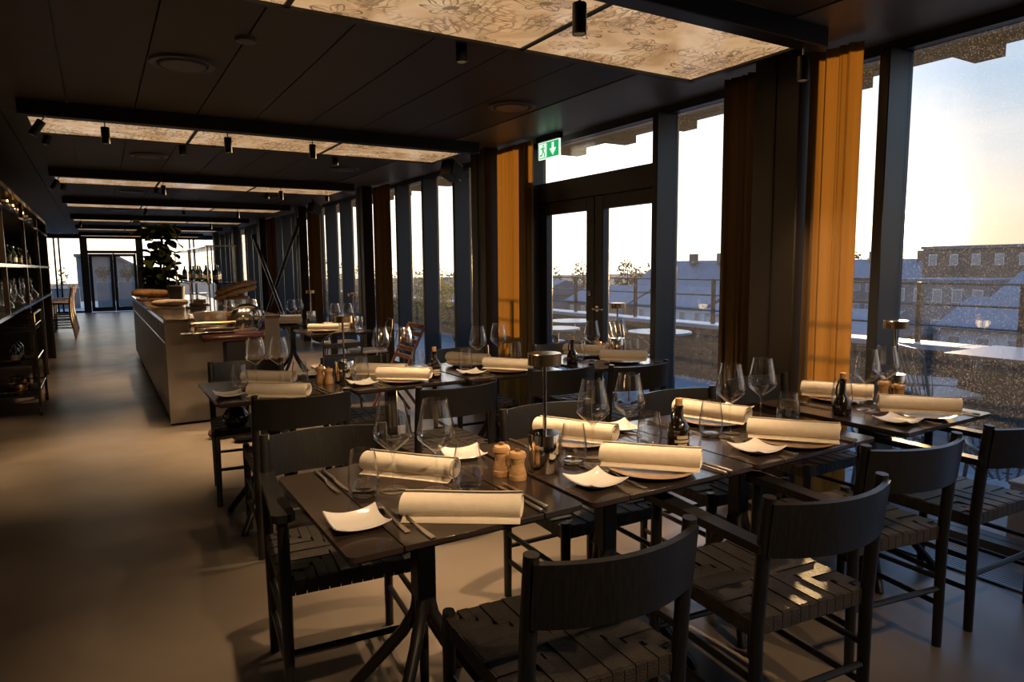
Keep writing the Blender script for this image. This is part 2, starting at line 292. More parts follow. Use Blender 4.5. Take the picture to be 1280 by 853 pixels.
# ------------------------------------------------------------------ mesh builder
class MB:
    def __init__(s): s.v = []; s.f = []
    def add(s, vs, fs):
        o = len(s.v); s.v += [tuple(p) for p in vs]; s.f += [tuple(i + o for i in f) for f in fs]; return s
    def box(s, x0, x1, y0, y1, z0, z1, bev=0, seg=1):
        if bev <= 0:
            return s.add([(x0,y0,z0),(x1,y0,z0),(x1,y1,z0),(x0,y1,z0),(x0,y0,z1),(x1,y0,z1),(x1,y1,z1),(x0,y1,z1)],
                         [(0,3,2,1),(4,5,6,7),(0,1,5,4),(1,2,6,5),(2,3,7,6),(3,0,4,7)])
        bm = bmesh.new(); bmesh.ops.create_cube(bm, size=1)
        for v in bm.verts: v.co = Vector(((x0+x1)/2 + v.co.x*(x1-x0), (y0+y1)/2 + v.co.y*(y1-y0), (z0+z1)/2 + v.co.z*(z1-z0)))
        bmesh.ops.bevel(bm, geom=bm.edges[:], offset=bev, segments=seg, affect='EDGES', profile=.5)
        bm.verts.index_update(); s.add([v.co[:] for v in bm.verts], [[v.index for v in f.verts] for f in bm.faces]); bm.free(); return s
    def path(s, pts, r, n=8, closed=False, caps=True):
        pts = [Vector(p) for p in pts]; k = len(pts); rs = r if isinstance(r, (list, tuple)) else [r]*k
        vs = []; prev = None
        for i, p in enumerate(pts):
            if closed: t = pts[(i+1) % k] - pts[i-1]
            else: t = (pts[min(i+1, k-1)] - pts[max(i-1, 0)])
            t.normalize()
            if prev is None:
                a = Vector((0,0,1)) if abs(t.z) < .9 else Vector((1,0,0)); u = t.cross(a).normalized()
            else:
                u = (prev - t*prev.dot(t)).normalized()
            prev = u; w = t.cross(u)
            for j in range(n):
                an = 2*PI*j/n; vs.append(p + (u*math.cos(an) + w*math.sin(an))*rs[i])
        fs = []
        for i in range(k if closed else k-1):
            i2 = (i+1) % k
            for j in range(n): fs.append((i*n+j, i*n+(j+1) % n, i2*n+(j+1) % n, i2*n+j))
        if not closed and caps: fs += [tuple(range(n-1, -1, -1)), tuple((k-1)*n+j for j in range(n))]
        return s.add(vs, fs)
    def tube(s, a, b, r, r2=None, n=10): return s.path([a, b], [r, r2 if r2 is not None else r], n)
    def lathe(s, prof, n=20, c=(0,0,0), close=False):
        vs = []; fs = []; k = len(prof)
        for (r, z) in prof:
            for j in range(n):
                a = 2*PI*j/n; vs.append((c[0]+r*math.cos(a), c[1]+r*math.sin(a), c[2]+z))
        for i in range(k-1):
            for j in range(n): fs.append((i*n+j, i*n+(j+1) % n, (i+1)*n+(j+1) % n, (i+1)*n+j))
        if prof[0][0] > 1e-6 and close: fs.append(tuple(range(n-1, -1, -1)))
        if prof[-1][0] > 1e-6 and close: fs.append(tuple((k-1)*n+j for j in range(n)))
        return s.add(vs, fs)
    def prism(s, poly, z0, z1, axis='z'):
        k = len(poly); T = {'z': lambda a, b, c: (a, b, c), 'x': lambda a, b, c: (c, a, b), 'y': lambda a, b, c: (a, c, b)}[axis]
        vs = [T(a, b, z0) for a, b in poly] + [T(a, b, z1) for a, b in poly]
        fs = [tuple(range(k-1, -1, -1)), tuple(range(k, 2*k))] + [(i, (i+1) % k, k+(i+1) % k, k+i) for i in range(k)]
        return s.add(vs, fs)
    def sheet(s, fn, nu, nv, th=0.0):
        # fn(u,v)->point ; thickened along z-ish normal by offsetting with fn's own normal
        P = [[Vector(fn(i/nu, j/nv)) for j in range(nv+1)] for i in range(nu+1)]
        vs = [p for r in P for p in r]; w = nv+1
        fs = [(i*w+j, (i+1)*w+j, (i+1)*w+j+1, i*w+j+1) for i in range(nu) for j in range(nv)]
        if th:
            N = []
            for i in range(nu+1):
                for j in range(nv+1):
                    du = P[min(i+1, nu)][j] - P[max(i-1, 0)][j]; dv = P[i][min(j+1, nv)] - P[i][max(j-1, 0)]
                    N.append(du.cross(dv).normalized())
            o = len(vs); vs = vs + [p - q*th for p, q in zip(vs, N)]
            fs += [tuple(x+o for x in reversed(f)) for f in fs[:]]
            rim = [(i, 0) for i in range(nu)] ; 
            for i in range(nu):
                for j, fl in ((0, 0), (nv, 1)):
                    a, b = i*w+j, (i+1)*w+j; fs.append((a, b, b+o, a+o) if fl else (b, a, a+o, b+o))
            for j in range(nv):
                for i, fl in ((0, 1), (nu, 0)):
                    a, b = i*w+j, i*w+j+1; fs.append((a, b, b+o, a+o) if fl else (b, a, a+o, b+o))
        return s.add(vs, fs)
    def rot(s, start, R, loc=(0,0,0)):
        for i in range(start, len(s.v)): s.v[i] = tuple(R @ Vector(s.v[i]) + Vector(loc))
        return s
    def mesh(s, name, mt, smooth=40):
        me = bpy.data.meshes.new(name); me.from_pydata(s.v, [], s.f); me.update()
        if mt: me.materials.append(mt)
        if smooth:
            me.polygons.foreach_set('use_smooth', [True]*len(me.polygons)); me.set_sharp_from_angle(angle=math.radians(smooth))
        return me
    def build(s, name, mt, parent=None, smooth=40):
        return place(s.mesh(name, mt, smooth), name, parent)
def place(me, name, parent=None, loc=None, rz=None):
    o = bpy.data.objects.new(name, me); COL.objects.link(o)
    if parent: o.parent = parent
    if loc: o.location = loc
    if rz is not None: o.rotation_euler = (0, 0, rz)
    return o
def tag(o, label, cat=None, group=None, kind=None):
    if label: o['label'] = label
    if cat: o['category'] = cat
    if group: o['group'] = group
    if kind: o['kind'] = kind
    return o
def thing(name, label, cat, loc=(0,0,0), rz=0.0, group=None):
    o = bpy.data.objects.new(name, None); COL.objects.link(o); o.location = loc; o.rotation_euler = (0, 0, rz); o.empty_display_size = .1
    return tag(o, label, cat, group)
def struct(name, label=None, loc=(0,0,0)):
    o = bpy.data.objects.new(name, None); COL.objects.link(o); o.location = loc; o['kind'] = 'structure'
    if label: o['label'] = label
    return o
def part_label(o, l): o['label'] = l; return o
KIDS = {}
def dup(root, loc, rz, label, group=None):
    r = root.copy(); COL.objects.link(r); r.location = loc; r.rotation_euler = (0, 0, rz); r['label'] = label
    if group: r['group'] = group
    for ch in root.children:
        c = ch.copy(); COL.objects.link(c); c.parent = r
        for g in ch.children:
            d = g.copy(); COL.objects.link(d); d.parent = c
    return r
class Proto:
    """first placement moves the prototype itself, later ones copy it with its parts"""
    def __init__(s, root): s.root = root; s.used = False
    def put(s, loc, rz, label, group=None):
        if not s.used:
            s.used = True; r = s.root; r.location = loc; r.rotation_euler = (0, 0, rz); r['label'] = label
            if group: r['group'] = group
            return r
        return dup(s.root, loc, rz, label, group)
def rrect(w, d, r, n=4):
    pts = []
    for cx, cy_, a0 in ((w/2-r, d/2-r, 0), (-w/2+r, d/2-r, 90), (-w/2+r, -d/2+r, 180), (w/2-r, -d/2+r, 270)):
        for i in range(n+1):
            a = math.radians(a0 + 90*i/n); pts.append((cx + r*math.cos(a), cy_ + r*math.sin(a)))
    return pts

# ================================================================== SETTING
XG = 3.68; ZC = 2.55; YE = 26.3; XL = -1.45; YB = -2.6
def sbox(name, args, mt, label=None, parent=None, bev=0):
    o = MB().box(*args, bev=bev).build(name, mt, parent)
    if parent is None:
        o['kind'] = 'structure'
        if label: o['label'] = label
    return o
sbox('floor', (XL, 3.76, YB, YE, -.12, 0), FLOOR, 'polished brown concrete floor with soft reflections')
sbox('wall_left', (XL-.15, XL, YB, YE, 0, ZC), WALL, 'dark painted wall behind the shelving')
sbox('wall_back', (XL, 3.76, YB-.15, YB, 0, ZC), WALL, 'dark wall behind the viewer')
ceil = struct('ceiling', 'dark board ceiling with fine joints')
MB().box(XL-.15, 4.0, YB-.15, YE+.2, ZC+.02, ZC+.14).build('ceiling_slab', BLACK, ceil)
PY = [2.22, 5.80, 9.42, 13.10, 17.10, 21.0, 25.1]
xe = [XL, -.93, -.52, -.10, .31, .72, 1.13, 1.54, 1.96, 2.42, 2.87]
ye = [YB, -1.4, 2.24] + [PY[0]+.72] + [5.82, PY[1]+.72, 9.44, PY[2]+.72, 13.12, PY[3]+.72, 17.12, PY[4]+.72, 21.02, PY[5]+.72, YE]
ye = [YB, -1.4, 2.58, 6.16, 9.78, 13.46, 17.46, 21.4, YE]
for i in range(len(xe)-1):
    for j in range(len(ye)-1):
        MB().box(xe[i]+.004, xe[i+1]-.004, ye[j]+.004, ye[j+1]-.004, ZC, ZC+.019).build('ceiling_board', CEIL, ceil)
for j in range(len(ye)-1):
    MB().box(2.878, 3.76, ye[j]+.002, ye[j+1]-.002, ZC-.004, ZC+.019).build('soffit_board', SOFF, ceil)

# columns
CY = [2.60, 6.10, 9.70, 13.30, 16.90, 20.50, 24.10]
for i, y in enumerate(CY):
    c = struct('trim_%d' % (i+1), 'dark clad column between curtains')
    MB().box(3.30, 3.45, y-.16, y+.14, 0, ZC, bev=.006).build('column_cladding', COLUMN, c)
    MB().box(3.292, 3.30, y-.012, y+.0, 0, ZC).build('column_joint', BLACK, c)
sbox('trim_8', (3.62, 3.76, YB, YE, 2.49, ZC), STEELB, 'dark window head rail under the ceiling')
sbox('trim_9', (3.62, 3.76, YB, YE, 0, .05), STEELB, 'dark window sill rail at the floor')

# windows along the right: fins and panes per bay
def bay(idx, y0, y1, fins, label, door=None):
    w = struct('window_%d' % idx, label)
    ys = [y0] + fins + [y1]
    for y in fins: MB().box(3.505, 3.72, y-.028, y+.028, .05, 2.49, bev=.004).build('mullion', STEELB, w)
    for a, b in zip(ys[:-1], ys[1:]):
        if door and a >= door[0]-.01 and b <= door[1]+.01: continue
        MB().box(XG, XG+.012, a+.028, b-.028, .05, 2.49).build('pane', PANE, w)
    for y in (y0, y1): MB().box(3.64, 3.72, y-.027, y+.027, .05, 2.49).build('end_mullion', STEELB, w)
    return w
bay(1, -1.5, 2.60, [-.6, .25, 1.15, 2.10], 'tall right-hand window with the setting sun behind it')
bay(2, 2.60, 6.10, [3.78, 5.52], 'window bay holding the terrace doors', door=(3.78, 5.52))
bay(3, 6.10, 9.70, [7.05, 7.92, 8.79], 'bright window bay past the second column')
bay(4, 9.70, 13.30, [10.4, 11.25, 12.1, 12.95], 'bright window bay past the third column')
bay(5, 13.30, 16.90, [14.55, 15.4, 16.25], 'window bay behind the crossed braces')
bay(6, 16.90, 20.50, [17.85, 18.7, 19.5], 'distant window bay behind the bar')
bay(7, 20.50, 26.25, [21.45, 22.3, 23.1, 24.1, 25.1], 'farthest window bay on the right')
# terrace double door
d1 = struct('door_1', 'dark framed glass double door to the terrace')
MB().box(3.62, 3.73, 3.81, 5.49, 1.98, 2.16, bev=.004).build('transom_bar', STEELB, d1)
MB().box(XG, XG+.012, 3.81, 5.49, 2.16, 2.49).build('transom_pane', PANE, d1)
for k, (a, b) in enumerate(((3.815, 4.645), (4.655, 5.485))):
    lf = MB()
    lf.box(3.64, 3.71, a, a+.11, .02, 1.98, bev=.004); lf.box(3.64, 3.71, b-.11, b, .02, 1.98, bev=.004)
    lf.box(3.64, 3.71, a+.11, b-.11, 1.87, 1.98, bev=.004); lf.box(3.64, 3.71, a+.11, b-.11, .02, .24, bev=.004)
    l = lf.build('door_leaf', STEELB, d1)
    MB().box(XG, XG+.012, a+.11, b-.11, .24, 1.87).build('door_pane', PANE, l)
    if k == 0:
        h = MB(); h.tube((3.64, 4.60, 1.03), (3.585, 4.60, 1.03), .010); h.tube((3.59, 4.60, 1.03), (3.59, 4.48, 1.03), .009)
        h.lathe([(.001, 0), (.026, 0), (.026, .008), (.001, .008)], 16); h.rot(len(h.v)-64, Matrix.Rotation(PI/2, 3, 'Y'), (3.632, 4.60, 1.03))
        part_label(h.build('door_handle', CHROME, l), 'chrome lever handle')
    if k == 1:
        h = MB(); h.lathe([(.001, 0), (.024, 0), (.024, .02), (.001, .02)], 16); h.rot(0, Matrix.Rotation(PI/2, 3, 'Y'), (3.622, 4.70, 1.16))
        part_label(h.build('lock_rose', CHROME, l), 'round chrome lock rose')

# end wall
we = struct('wall_end', 'glazed end wall frame')
MB().box(XL, 3.76, YE, YE+.12, 2.40, ZC).build('head', STEELB, we)
MB().box(XL, -.34, YE, YE+.12, 0, .06).build('rail', STEELB, we); MB().box(1.30, 3.76, YE, YE+.12, 0, .06).build('rail', STEELB, we)
for i, (a, b) in enumerate(((-1.45, -1.08), (-1.0, -.36), (1.34, 2.02), (2.10, 2.86), (2.94, 3.70))):
    w = struct('window_%d' % (8+i), 'end wall window')
    f = MB().box(a, a+.05, YE, YE+.1, .06, 2.40).box(b-.05, b, YE, YE+.1, .06, 2.40).build('frame', STEELB, w)
    MB().box(a+.05, b-.05, YE+.04, YE+.05, .06, 2.40).build('pane', PANE, w)
d2 = struct('door_2', 'dark framed glass double door at the far end')
MB().box(-.36, -.20, YE-.02, YE+.1, 0, 2.40).box(1.18, 1.34, YE-.02, YE+.1, 0, 2.40).box(-.20, 1.18, YE-.02, YE+.1, 1.92, 2.02).build('door_frame', STEELB, d2)
MB().box(-.20, 1.18, YE+.04, YE+.05, 2.02, 2.40).build('transom_pane', PANE, d2)
for a, b in ((-.19, .485), (.495, 1.17)):
    l = MB().box(a, a+.09, YE, YE+.07, .02, 1.91).box(b-.09, b, YE, YE+.07, .02, 1.91).box(a+.09, b-.09, YE, YE+.07, 1.82, 1.91).box(a+.09, b-.09, YE, YE+.07, .02, .16).build('door_leaf', STEELB, d2)
    MB().box(a+.09, b-.09, YE+.03, YE+.04, .16, 1.82).build('door_pane', PANE, l)

# eave outside
ev = struct('trim_10', 'roof eave over the terrace')
MB().box(3.76, 4.52, YB, 27, 2.66, 2.72).build('eave_board', EAVE, ev)
for k in range(36):
    y = -.35 + .78*k
    MB().box(3.78, 4.50, y, y+.16, 2.56, 2.66).build('rafter', EAVEB, ev)
MB().box(4.44, 4.56, YB, 27, 2.645, 2.73).build('fascia', EAVE, ev)
# floor grille
gr = thing('floor_grille', 'linear floor grille of parallel dark bars along the right window', 'floor grille')
for k in range(16):
    MB().box(3.285+k*.0205, 3.297+k*.0205, -.5, 9.5, .0005, .007).build('bar', mat('grille_bar', (.20, .20, .20), .35, metal=.6), gr)
MB().box(3.262, 3.278, -.5, 9.5, .0005, .009).box(3.605, 3.615, -.5, 9.5, .0005, .009).build('frame', mat('grille_frame', (.05, .05, .05), .4), gr)
MB().box(3.278, 3.605, -.5, 9.5, .0002, .0012).build('trough', BLACK, gr)

# curtains
def curtain(y0, y1, x, label, folds, mt=None):
    ph = random.uniform(0, 6)
    def fn(u, v):
        a = u*folds*2*PI + .9*math.sin(u*4.1*PI+ph) + .15*math.sin(v*3+ph); am = .026*(.7+.3*math.sin(u*7+ph))*(1.05-.15*v)
        return (x + am*math.sin(a) + .005*math.sin(2.3*a+1), y0 + (y1-y0)*u, .02 + 2.50*v)
    o = MB().sheet(fn, int(folds*12), 8, .002).build('curtain', mt or CURT, None, 60)
    tag(o, label, 'curtain', 'ochre curtains along the windows')
curtain(2.15, 2.43, 3.385, 'glowing ochre curtain in front of the tall right-hand window', 4.5)
curtain(2.79, 3.03, 3.385, 'ochre curtain darkened to look unlit, left of the column near the right window', 4, CURT_UNLIT)
curtain(5.26, 5.90, 3.42, 'ochre curtain left of the terrace doors', 8)
curtain(8.90, 9.50, 3.46, 'ochre curtain coloured as unlit on the near side of third column', 8, CURT_UNLIT)
curtain(12.3, 13.1, 3.46, 'ochre curtain coloured as unlit near the crossed steel braces', 7, CURT_UNLIT)
curtain(15.9, 16.7, 3.46, 'distant ochre curtain coloured as unlit behind the bar end', 7, CURT_UNLIT)

# crossed braces
for k, (a, b, l) in enumerate((((3.24, 12.9, 2.25), (3.24, 16.6, .06), 'dark brace sloping down toward the far end'), ((3.10, 16.4, 2.1), (3.10, 13.2, .06), 'lighter brace sloping down toward the viewer'))):
    o = thing('steel_brace', 'steel %s in the window bay' % l, 'brace', (0, 0, 0), 0, 'crossed steel braces')
    MB().tube(a, b, .035, n=10).build('tube', BLACK if k == 0 else SHELFM, o)
    for p in (a, b): MB().box(p[0]-.05, p[0]+.05, p[1]-.05, p[1]+.05, p[2]-.06, p[2]+.06, bev=.008).build('end_plate', BLACK, o)

# ================================================================== CEILING FITTINGS
PX0, PX1 = -.35, 3.02
for i, y in enumerate(PY):
    if y + .8 > YE: ys = .5
    nm = ['nearest', 'second', 'third', 'fourth', 'fifth', 'sixth', 'farthest'][i]
    t = thing('ceiling_light_panel', '%s backlit botanical print panel hung under the dark ceiling' % nm, 'ceiling light', (0, 0, 0), 0, 'backlit ceiling panels')
    t.location = (1.33, y, 2.45)
    ox, oy, oz = t.location
    def lb(mb): 
        mb.v = [(a-ox, b-oy, c-oz) for a, b, c in mb.v]; return mb
    xs = [PX0, .73, 1.86, PX1]
    for a, b in zip(xs[:-1], xs[1:]):
        lb(MB().box(a+.012, b-.012, y+.05, y+.735, 2.462, 2.482)).build('printed_panel', PRINT, t)
    for a in xs[1:-1]: lb(MB().box(a-.012, a+.012, y+.05, y+.735, 2.454, 2.50)).build('divider', BLACK, t)
    lb(MB().box(PX0-.04, PX1+.12, y-.05, y+.05, 2.45, 2.548, bev=.004)).build('near_beam', BLACK, t)
    lb(MB().box(PX0-.02, PX1+.02, y+.735, y+.765, 2.448, 2.548)).build('far_rail', BLACK, t)
    for a in (PX0, PX1): lb(MB().box(a-.012, a+.012, y+.05, y+.735, 2.450, 2.548)).build('end_rail', BLACK, t)
def make_spot():
    t = thing('spotlight', 'x', 'spotlight')
    MB().tube((0, 0, 0), (0, 0, -.045), .005, n=8).build('stem', SILVER, t)
    b = MB().lathe([(.0001, -.045), (.026, -.045), (.028, -.048), (.028, -.16), (.0245, -.16), (.0245, -.145), (.0001, -.145)], 18).build('housing', BLACK, t)
    MB().lathe([(.0001, -.1452), (.022, -.1452)], 16).build('bulb', mat('spot_bulb', (1, .9, .7), .4, emit=((1, .62, .28), 3.0)), b)
    return Proto(t)
SPOT = make_spot()
LD = bpy.data.lights.new('spot_beam', 'SPOT'); LD.energy = SPOT_POWER; LD.color = (1.0, .66, .36); LD.spot_size = math.radians(66); LD.spot_blend = .8; LD.shadow_soft_size = .02
LD2 = LD.copy(); LD2.name = 'spot_beam_narrow'; LD2.energy = SPOT_POWER*.55; LD2.spot_size = math.radians(27); LD2.spot_blend = .6  # narrow beam for the added spotlights behind the camera
def spot(x, y, z, label, tilt=(0, 0), light=True):
    r = SPOT.put((x, y, z), 0, label, 'black ceiling spotlights'); r.rotation_euler = (tilt[0], tilt[1], 0)
    if light:
        l = bpy.data.objects.new('spot_beam', LD2 if tilt[0] > .5 else LD); COL.objects.link(l); l.parent = r; l.location = (0, 0, -.165)
ORD = ['first', 'second', 'third', 'fourth', 'fifth']
for x, y, z, l, tl, li in (
    (.70, 2.22, 2.45, 'black spotlight above the aisle end of the front tables', (0, 0), True),
    (1.66, 2.22, 2.45, 'lit black spotlight at the top edge of the picture', (0, 0), True),
    (3.02, 2.22, 2.45, 'black spotlight at the window end of nearest ceiling panel', (0, 0), False),
    (1.59, 3.08, 2.55, 'single black spotlight between the two nearest ceiling panels', (0, 0), True),
    (.72, -.48, 2.55, 'unseen black spotlight added behind the viewer, aisle side', (.95, 0), True),  # unseen row put in behind the camera to brighten the front napkins
    (1.59, -.48, 2.55, 'unseen black spotlight added behind the viewer, in the middle', (.95, 0), True),
    (2.50, -.48, 2.55, 'unseen black spotlight added behind the viewer, window side', (.95, 0), False),
    (-.23, 5.76, 2.45, 'leftmost spotlight on second ceiling panel, tilted aside', (0, .55), False),
    (.118, 5.76, 2.45, 'second spotlight from the left on second ceiling panel', (0, 0), True),
    (.934, 5.76, 2.45, 'third spotlight from the left on second ceiling panel', (0, 0), True),
    (1.584, 5.76, 2.45, 'fourth spotlight from the left on second ceiling panel', (0, 0), True),
    (-.236, 6.72, 2.55, 'leftmost spotlight just behind the second ceiling panel', (0, .3), False),
    (.715, 6.72, 2.55, 'middle spotlight just behind the second ceiling panel', (0, 0), True),
    (2.064, 6.72, 2.55, 'right-hand spotlight just behind the second ceiling panel', (0, 0), True),
    (-.287, 9.38, 2.45, 'leftmost spotlight on third ceiling panel, tilted aside', (0, .5), False),
    (.758, 9.38, 2.45, 'middle spotlight on the third ceiling panel', (0, 0), True),
    (2.142, 9.38, 2.45, 'right-hand spotlight on the third ceiling panel', (0, 0), True),
    (-.262, 10.34, 2.55, 'leftmost spotlight just behind the third ceiling panel', (0, .2), False),
    (.753, 10.34, 2.55, 'middle spotlight just behind the third ceiling panel', (0, 0), False),
    (2.165, 10.34, 2.55, 'right-hand spotlight just behind the third ceiling panel', (0, 0), True),
    (3.03, 10.34, 2.55, 'spotlight behind third ceiling panel close to the curtain', (0, 0), False),
    (.794, 13.06, 2.45, 'middle spotlight on the fourth ceiling panel', (0, .3), False),
    (2.217, 13.06, 2.45, 'right-hand spotlight on the fourth ceiling panel', (0, 0), False),
    (1.443, 14.0, 2.55, 'spotlight just behind the fourth ceiling panel', (0, 0), False),
    (-.20, 17.06, 2.45, 'leftmost spotlight on the fifth ceiling panel', (0, .2), False),
    (2.3, 17.06, 2.45, 'right-hand spotlight on the fifth ceiling panel', (0, 0), False)):
    spot(x, y, z, l, tl, li)
# round air vents
def make_vent():
    t = thing('ceiling_vent', 'x', 'air vent')
    MB().lathe([(.175, 0), (.17, -.014), (.15, -.018), (.135, -.010), (.135, 0)], 32).build('ring', mat('vent_ring', (.05, .048, .046), .35), t)
    MB().lathe([(.0001, -.022), (.115, -.022), (.122, -.014), (.115, -.004), (.02, -.004), (.02, 0)], 32).build('disc', mat('vent_disc', (.09, .088, .086), .4), t)
    return Proto(t)
VENT = make_vent()
for (x, y), l in zip(((.49, 4.35), (2.64, 4.34), (.53, 7.97), (2.56, 8.0), (.53, 11.71), (2.5, 11.7), (.5, 15.4)),
    ('large round ceiling vent at upper left', 'round ceiling vent in front of the exit sign', 'round ceiling vent behind second light panel over the aisle',
     'round ceiling vent behind second light panel near the windows', 'round ceiling vent behind third light panel over the aisle',
     'round ceiling vent behind third light panel near the windows', 'distant round ceiling vent behind fourth light panel')):
    VENT.put((x, y, ZC), 0, l, 'round ceiling vents')
# small flush detector
o = MB().lathe([(.0001, -.02), (.05, -.018), (.055, 0)], 20).build('ceiling_detector', mat('vent_disc', (.09, .088, .086), .4)); o.location = (.72, 3.75, ZC); tag(o, 'small flush round detector beside the large ceiling vent', 'detector')

# exit sign
ex = thing('exit_sign', 'green and white emergency exit sign with running figure and arrow', 'sign', (3.50, 5.12, 2.546))
MB().box(-.03, .03, -.17, .17, -.05, 0, bev=.004).build('bracket', BLACK, ex)
MB().box(-.008, .008, -.165, .165, -.20, -.05, bev=.002).build('light_plate', WHITE, ex)
MB().box(-.0095, -.0080, -.155, .155, -.192, -.058).build('green_face', GREEN, ex)
# emblem seen from -X side; local +y is to the left in the picture
mm = MB(); X0, X1 = -.0115, -.0095
def ppoly(pts): mm.prism([(a, b) for a, b in pts], X0, X1, 'x')
ppoly([(.145, -.185), (.03, -.185), (.03, -.065), (.145, -.065)])
part_label(mm.build('door_emblem', WHITE, ex, 0), 'white doorway with running figure')
mm = MB(); X0, X1 = -.0130, -.0115
def circ(cy_, cz, r): return [(cy_ + r*math.cos(a*PI/6), cz + r*math.sin(a*PI/6)) for a in range(12)]
ppoly(circ(.078, -.082, .010)); ppoly([(.10, -.098), (.075, -.095), (.068, -.135), (.09, -.138)])
ppoly([(.10, -.098), (.098, -.106), (.125, -.118), (.12, -.105)]); ppoly([(.075, -.096), (.07, -.106), (.045, -.118), (.05, -.105)])
ppoly([(.09, -.138), (.078, -.138), (.10, -.17), (.135, -.172), (.133, -.160), (.106, -.158)]); ppoly([(.08, -.136), (.068, -.134), (.050, -.152), (.058, -.182), (.068, -.178), (.063, -.156)])
part_label(mm.build('running_figure', GREEN, ex, 0), 'green running figure')
mm = MB(); X0, X1 = -.0115, -.0095
ppoly([(-.052, -.07), (-.084, -.07), (-.084, -.125), (-.052, -.125)]); ppoly([(-.018, -.12), (-.118, -.12), (-.068, -.18)])
part_label(mm.build('arrow', WHITE, ex, 0), 'white down arrow')
# speakers
def speaker(y, label):
    t = thing('loudspeaker', label, 'speaker', (3.22, y, 2.40), math.radians(28), 'wall speakers under the ceiling')
    b = MB().box(-.10, .10, -.075, .075, -.10, .07, bev=.01).build('cabinet', SPKR, t); b.rotation_euler = (0, .3, 0)
    g = MB().box(-.085, .085, -.08, -.0752, -.085, .055).build('grille', mat('speaker_grille', (.015, .015, .015), .7), t); g.rotation_euler = (0, .3, 0)
    MB().tube((0, .02, .05), (0, .06, .145), .012).build('bracket', BLACK, t)
speaker(6.5, 'dark loudspeaker hanging beside the second ceiling panel')
speaker(11.7, 'smaller-looking distant loudspeaker near the third column')

# ================================================================== CHAIRS
def strips_seat():
    b = MB(); W2, D2 = .222, .215; n = 13
    w = 2*W2/n
    for k in range(n):
        xc = -W2 + (k+.5)*w; lim = D2*min(1, abs(xc)/W2)
        z = .452 + (.0025 if k % 2 else 0)
        for s in (1, -1):
            y0, y1 = sorted((s*lim, s*D2))
            if y1-y0 < .004: continue
            b.box(xc-w/2+.0012, xc+w/2-.0012, y0, y1, z-.012, z+.004*(1-abs(xc)/W2))
            b.box(xc-w/2+.0012, xc+w/2-.0012, *(sorted((s*D2, s*(D2+.007)))), .408, z+.001)
    n = 12; w = 2*D2/n
    for k in range(n):
        yc = -D2 + (k+.5)*w; lim = W2*min(1, abs(yc)/D2)
        z = .4515 + (.0025 if k % 2 else 0)
        for s in (1, -1):
            x0, x1 = sorted((s*lim, s*W2))
            if x1-x0 < .004: continue
            b.box(x0, x1, yc-w/2+.0012, yc+w/2-.0012, z-.012, z+.004*(1-abs(yc)/D2))
            b.box(*(sorted((s*W2, s*(W2+.007)))), yc-w/2+.0012, yc+w/2-.0012, .408, z+.001)
    b.box(-W2+.004, W2-.004, -D2+.004, D2-.004, .412, .443)
    return b
SEAT = strips_seat().mesh('woven_seat', CORD, 30)
def make_chair(arms):
    t = thing('dining_chair', 'x', 'chair')
    s = place(SEAT, 'woven_seat', t)
    for q in (-1, 1):
        x = .215*q
        b = MB().path([(x, -.225, 0), (x, -.222, .42), (x, -.235, .62), (x, -.252, .805)], [.016, .0195, .0195, .0175], 12)
        b.build('back_post', CHAIRW, t)
        top = .655 if arms else .468
        MB().path([(x, .215, 0), (x, .213, .42), (x, .210, top)], [.0155, .019, .017], 12).build('front_leg', CHAIRW, t)
        for z in (.16, .28): MB().tube((x, -.224, z), (x, .214, z), .0105, n=8).build('side_stretcher', CHAIRW, t)
        if arms:
            pts = [(-.024, -.245), (.024, -.245), (.030, .12), (.034, .235), (.02, .25), (-.02, .25), (-.034, .235), (-.028, .12)]
            a = MB().prism([(x+px, py) for px, py in pts], .65, .674); a.build('armrest', CHAIRW, t, 30)
    MB().tube((-.215, .213, .22), (.215, .213, .22), .0105, n=8).build('front_stretcher', CHAIRW, t)
    MB().tube((-.215, -.224, .22), (.215, -.224, .22), .0105, n=8).build('rear_stretcher', CHAIRW, t)
    def fn(u, v):
        x = -.215 + .43*u; bow = .062*(1-(2*u-1)**2)
        return (x, -.244 - .016*v - bow, .645 + .148*v)
    MB().sheet(fn, 14, 3, -.017).build('backrest', CHAIRW, t)
    return Proto(t)
CH, CHA = make_chair(False), make_chair(True)
GRP = 'black dining chairs with woven seats'
def chair(p1, p2, label, arms=False, far=False):
    """p1,p2: floor positions of the two back posts' tops, left and right as seen"""
    cx, cy_ = (p1[0]+p2[0])/2, (p1[1]+p2[1])/2; a = math.atan2(p2[1]-p1[1], p2[0]-p1[0])
    d = Vector((-math.sin(a), math.cos(a)))*(.252 if not far else -.252)
    (CHA if arms else CH).put((cx+d.x, cy_+d.y, 0), a if not far else a+PI, label, GRP)
def cx2(c, y, a=0, w=.215): 
    return (c-w*math.cos(a), y-w*math.sin(a)), (c+w*math.cos(a), y+w*math.sin(a))
chair(*cx2(.948, 1.13, -.06), 'black chair in the near foreground with its curved back to viewer')
chair(*cx2(1.655, 1.09, -.10), 'black armchair in the front row, second from the aisle side', arms=True)
chair(*cx2(2.335, 1.235, -.17), 'black armless chair between two armchairs in the right foreground')
chair(*cx2(2.975, 1.18, -.05), 'black armchair at the right edge of the picture', arms=True)
chair(*cx2(.690, 2.49, -.10), 'black armchair behind the front row aisle table, facing viewer', arms=True, far=True)
chair(*cx2(1.63, 2.41, -.03), 'black chair behind the chrome lamp in front row, facing viewer', far=True)
chair(*cx2(2.345, 2.345, -.08), 'black chair behind the corked bottle in front row, facing viewer', far=True)
chair(*cx2(2.985, 2.40, 0), 'black chair behind front window table beside the ochre curtain', far=True)
chair(*cx2(.81, 3.30, -.06), 'black chair with its back to viewer at second row aisle table')
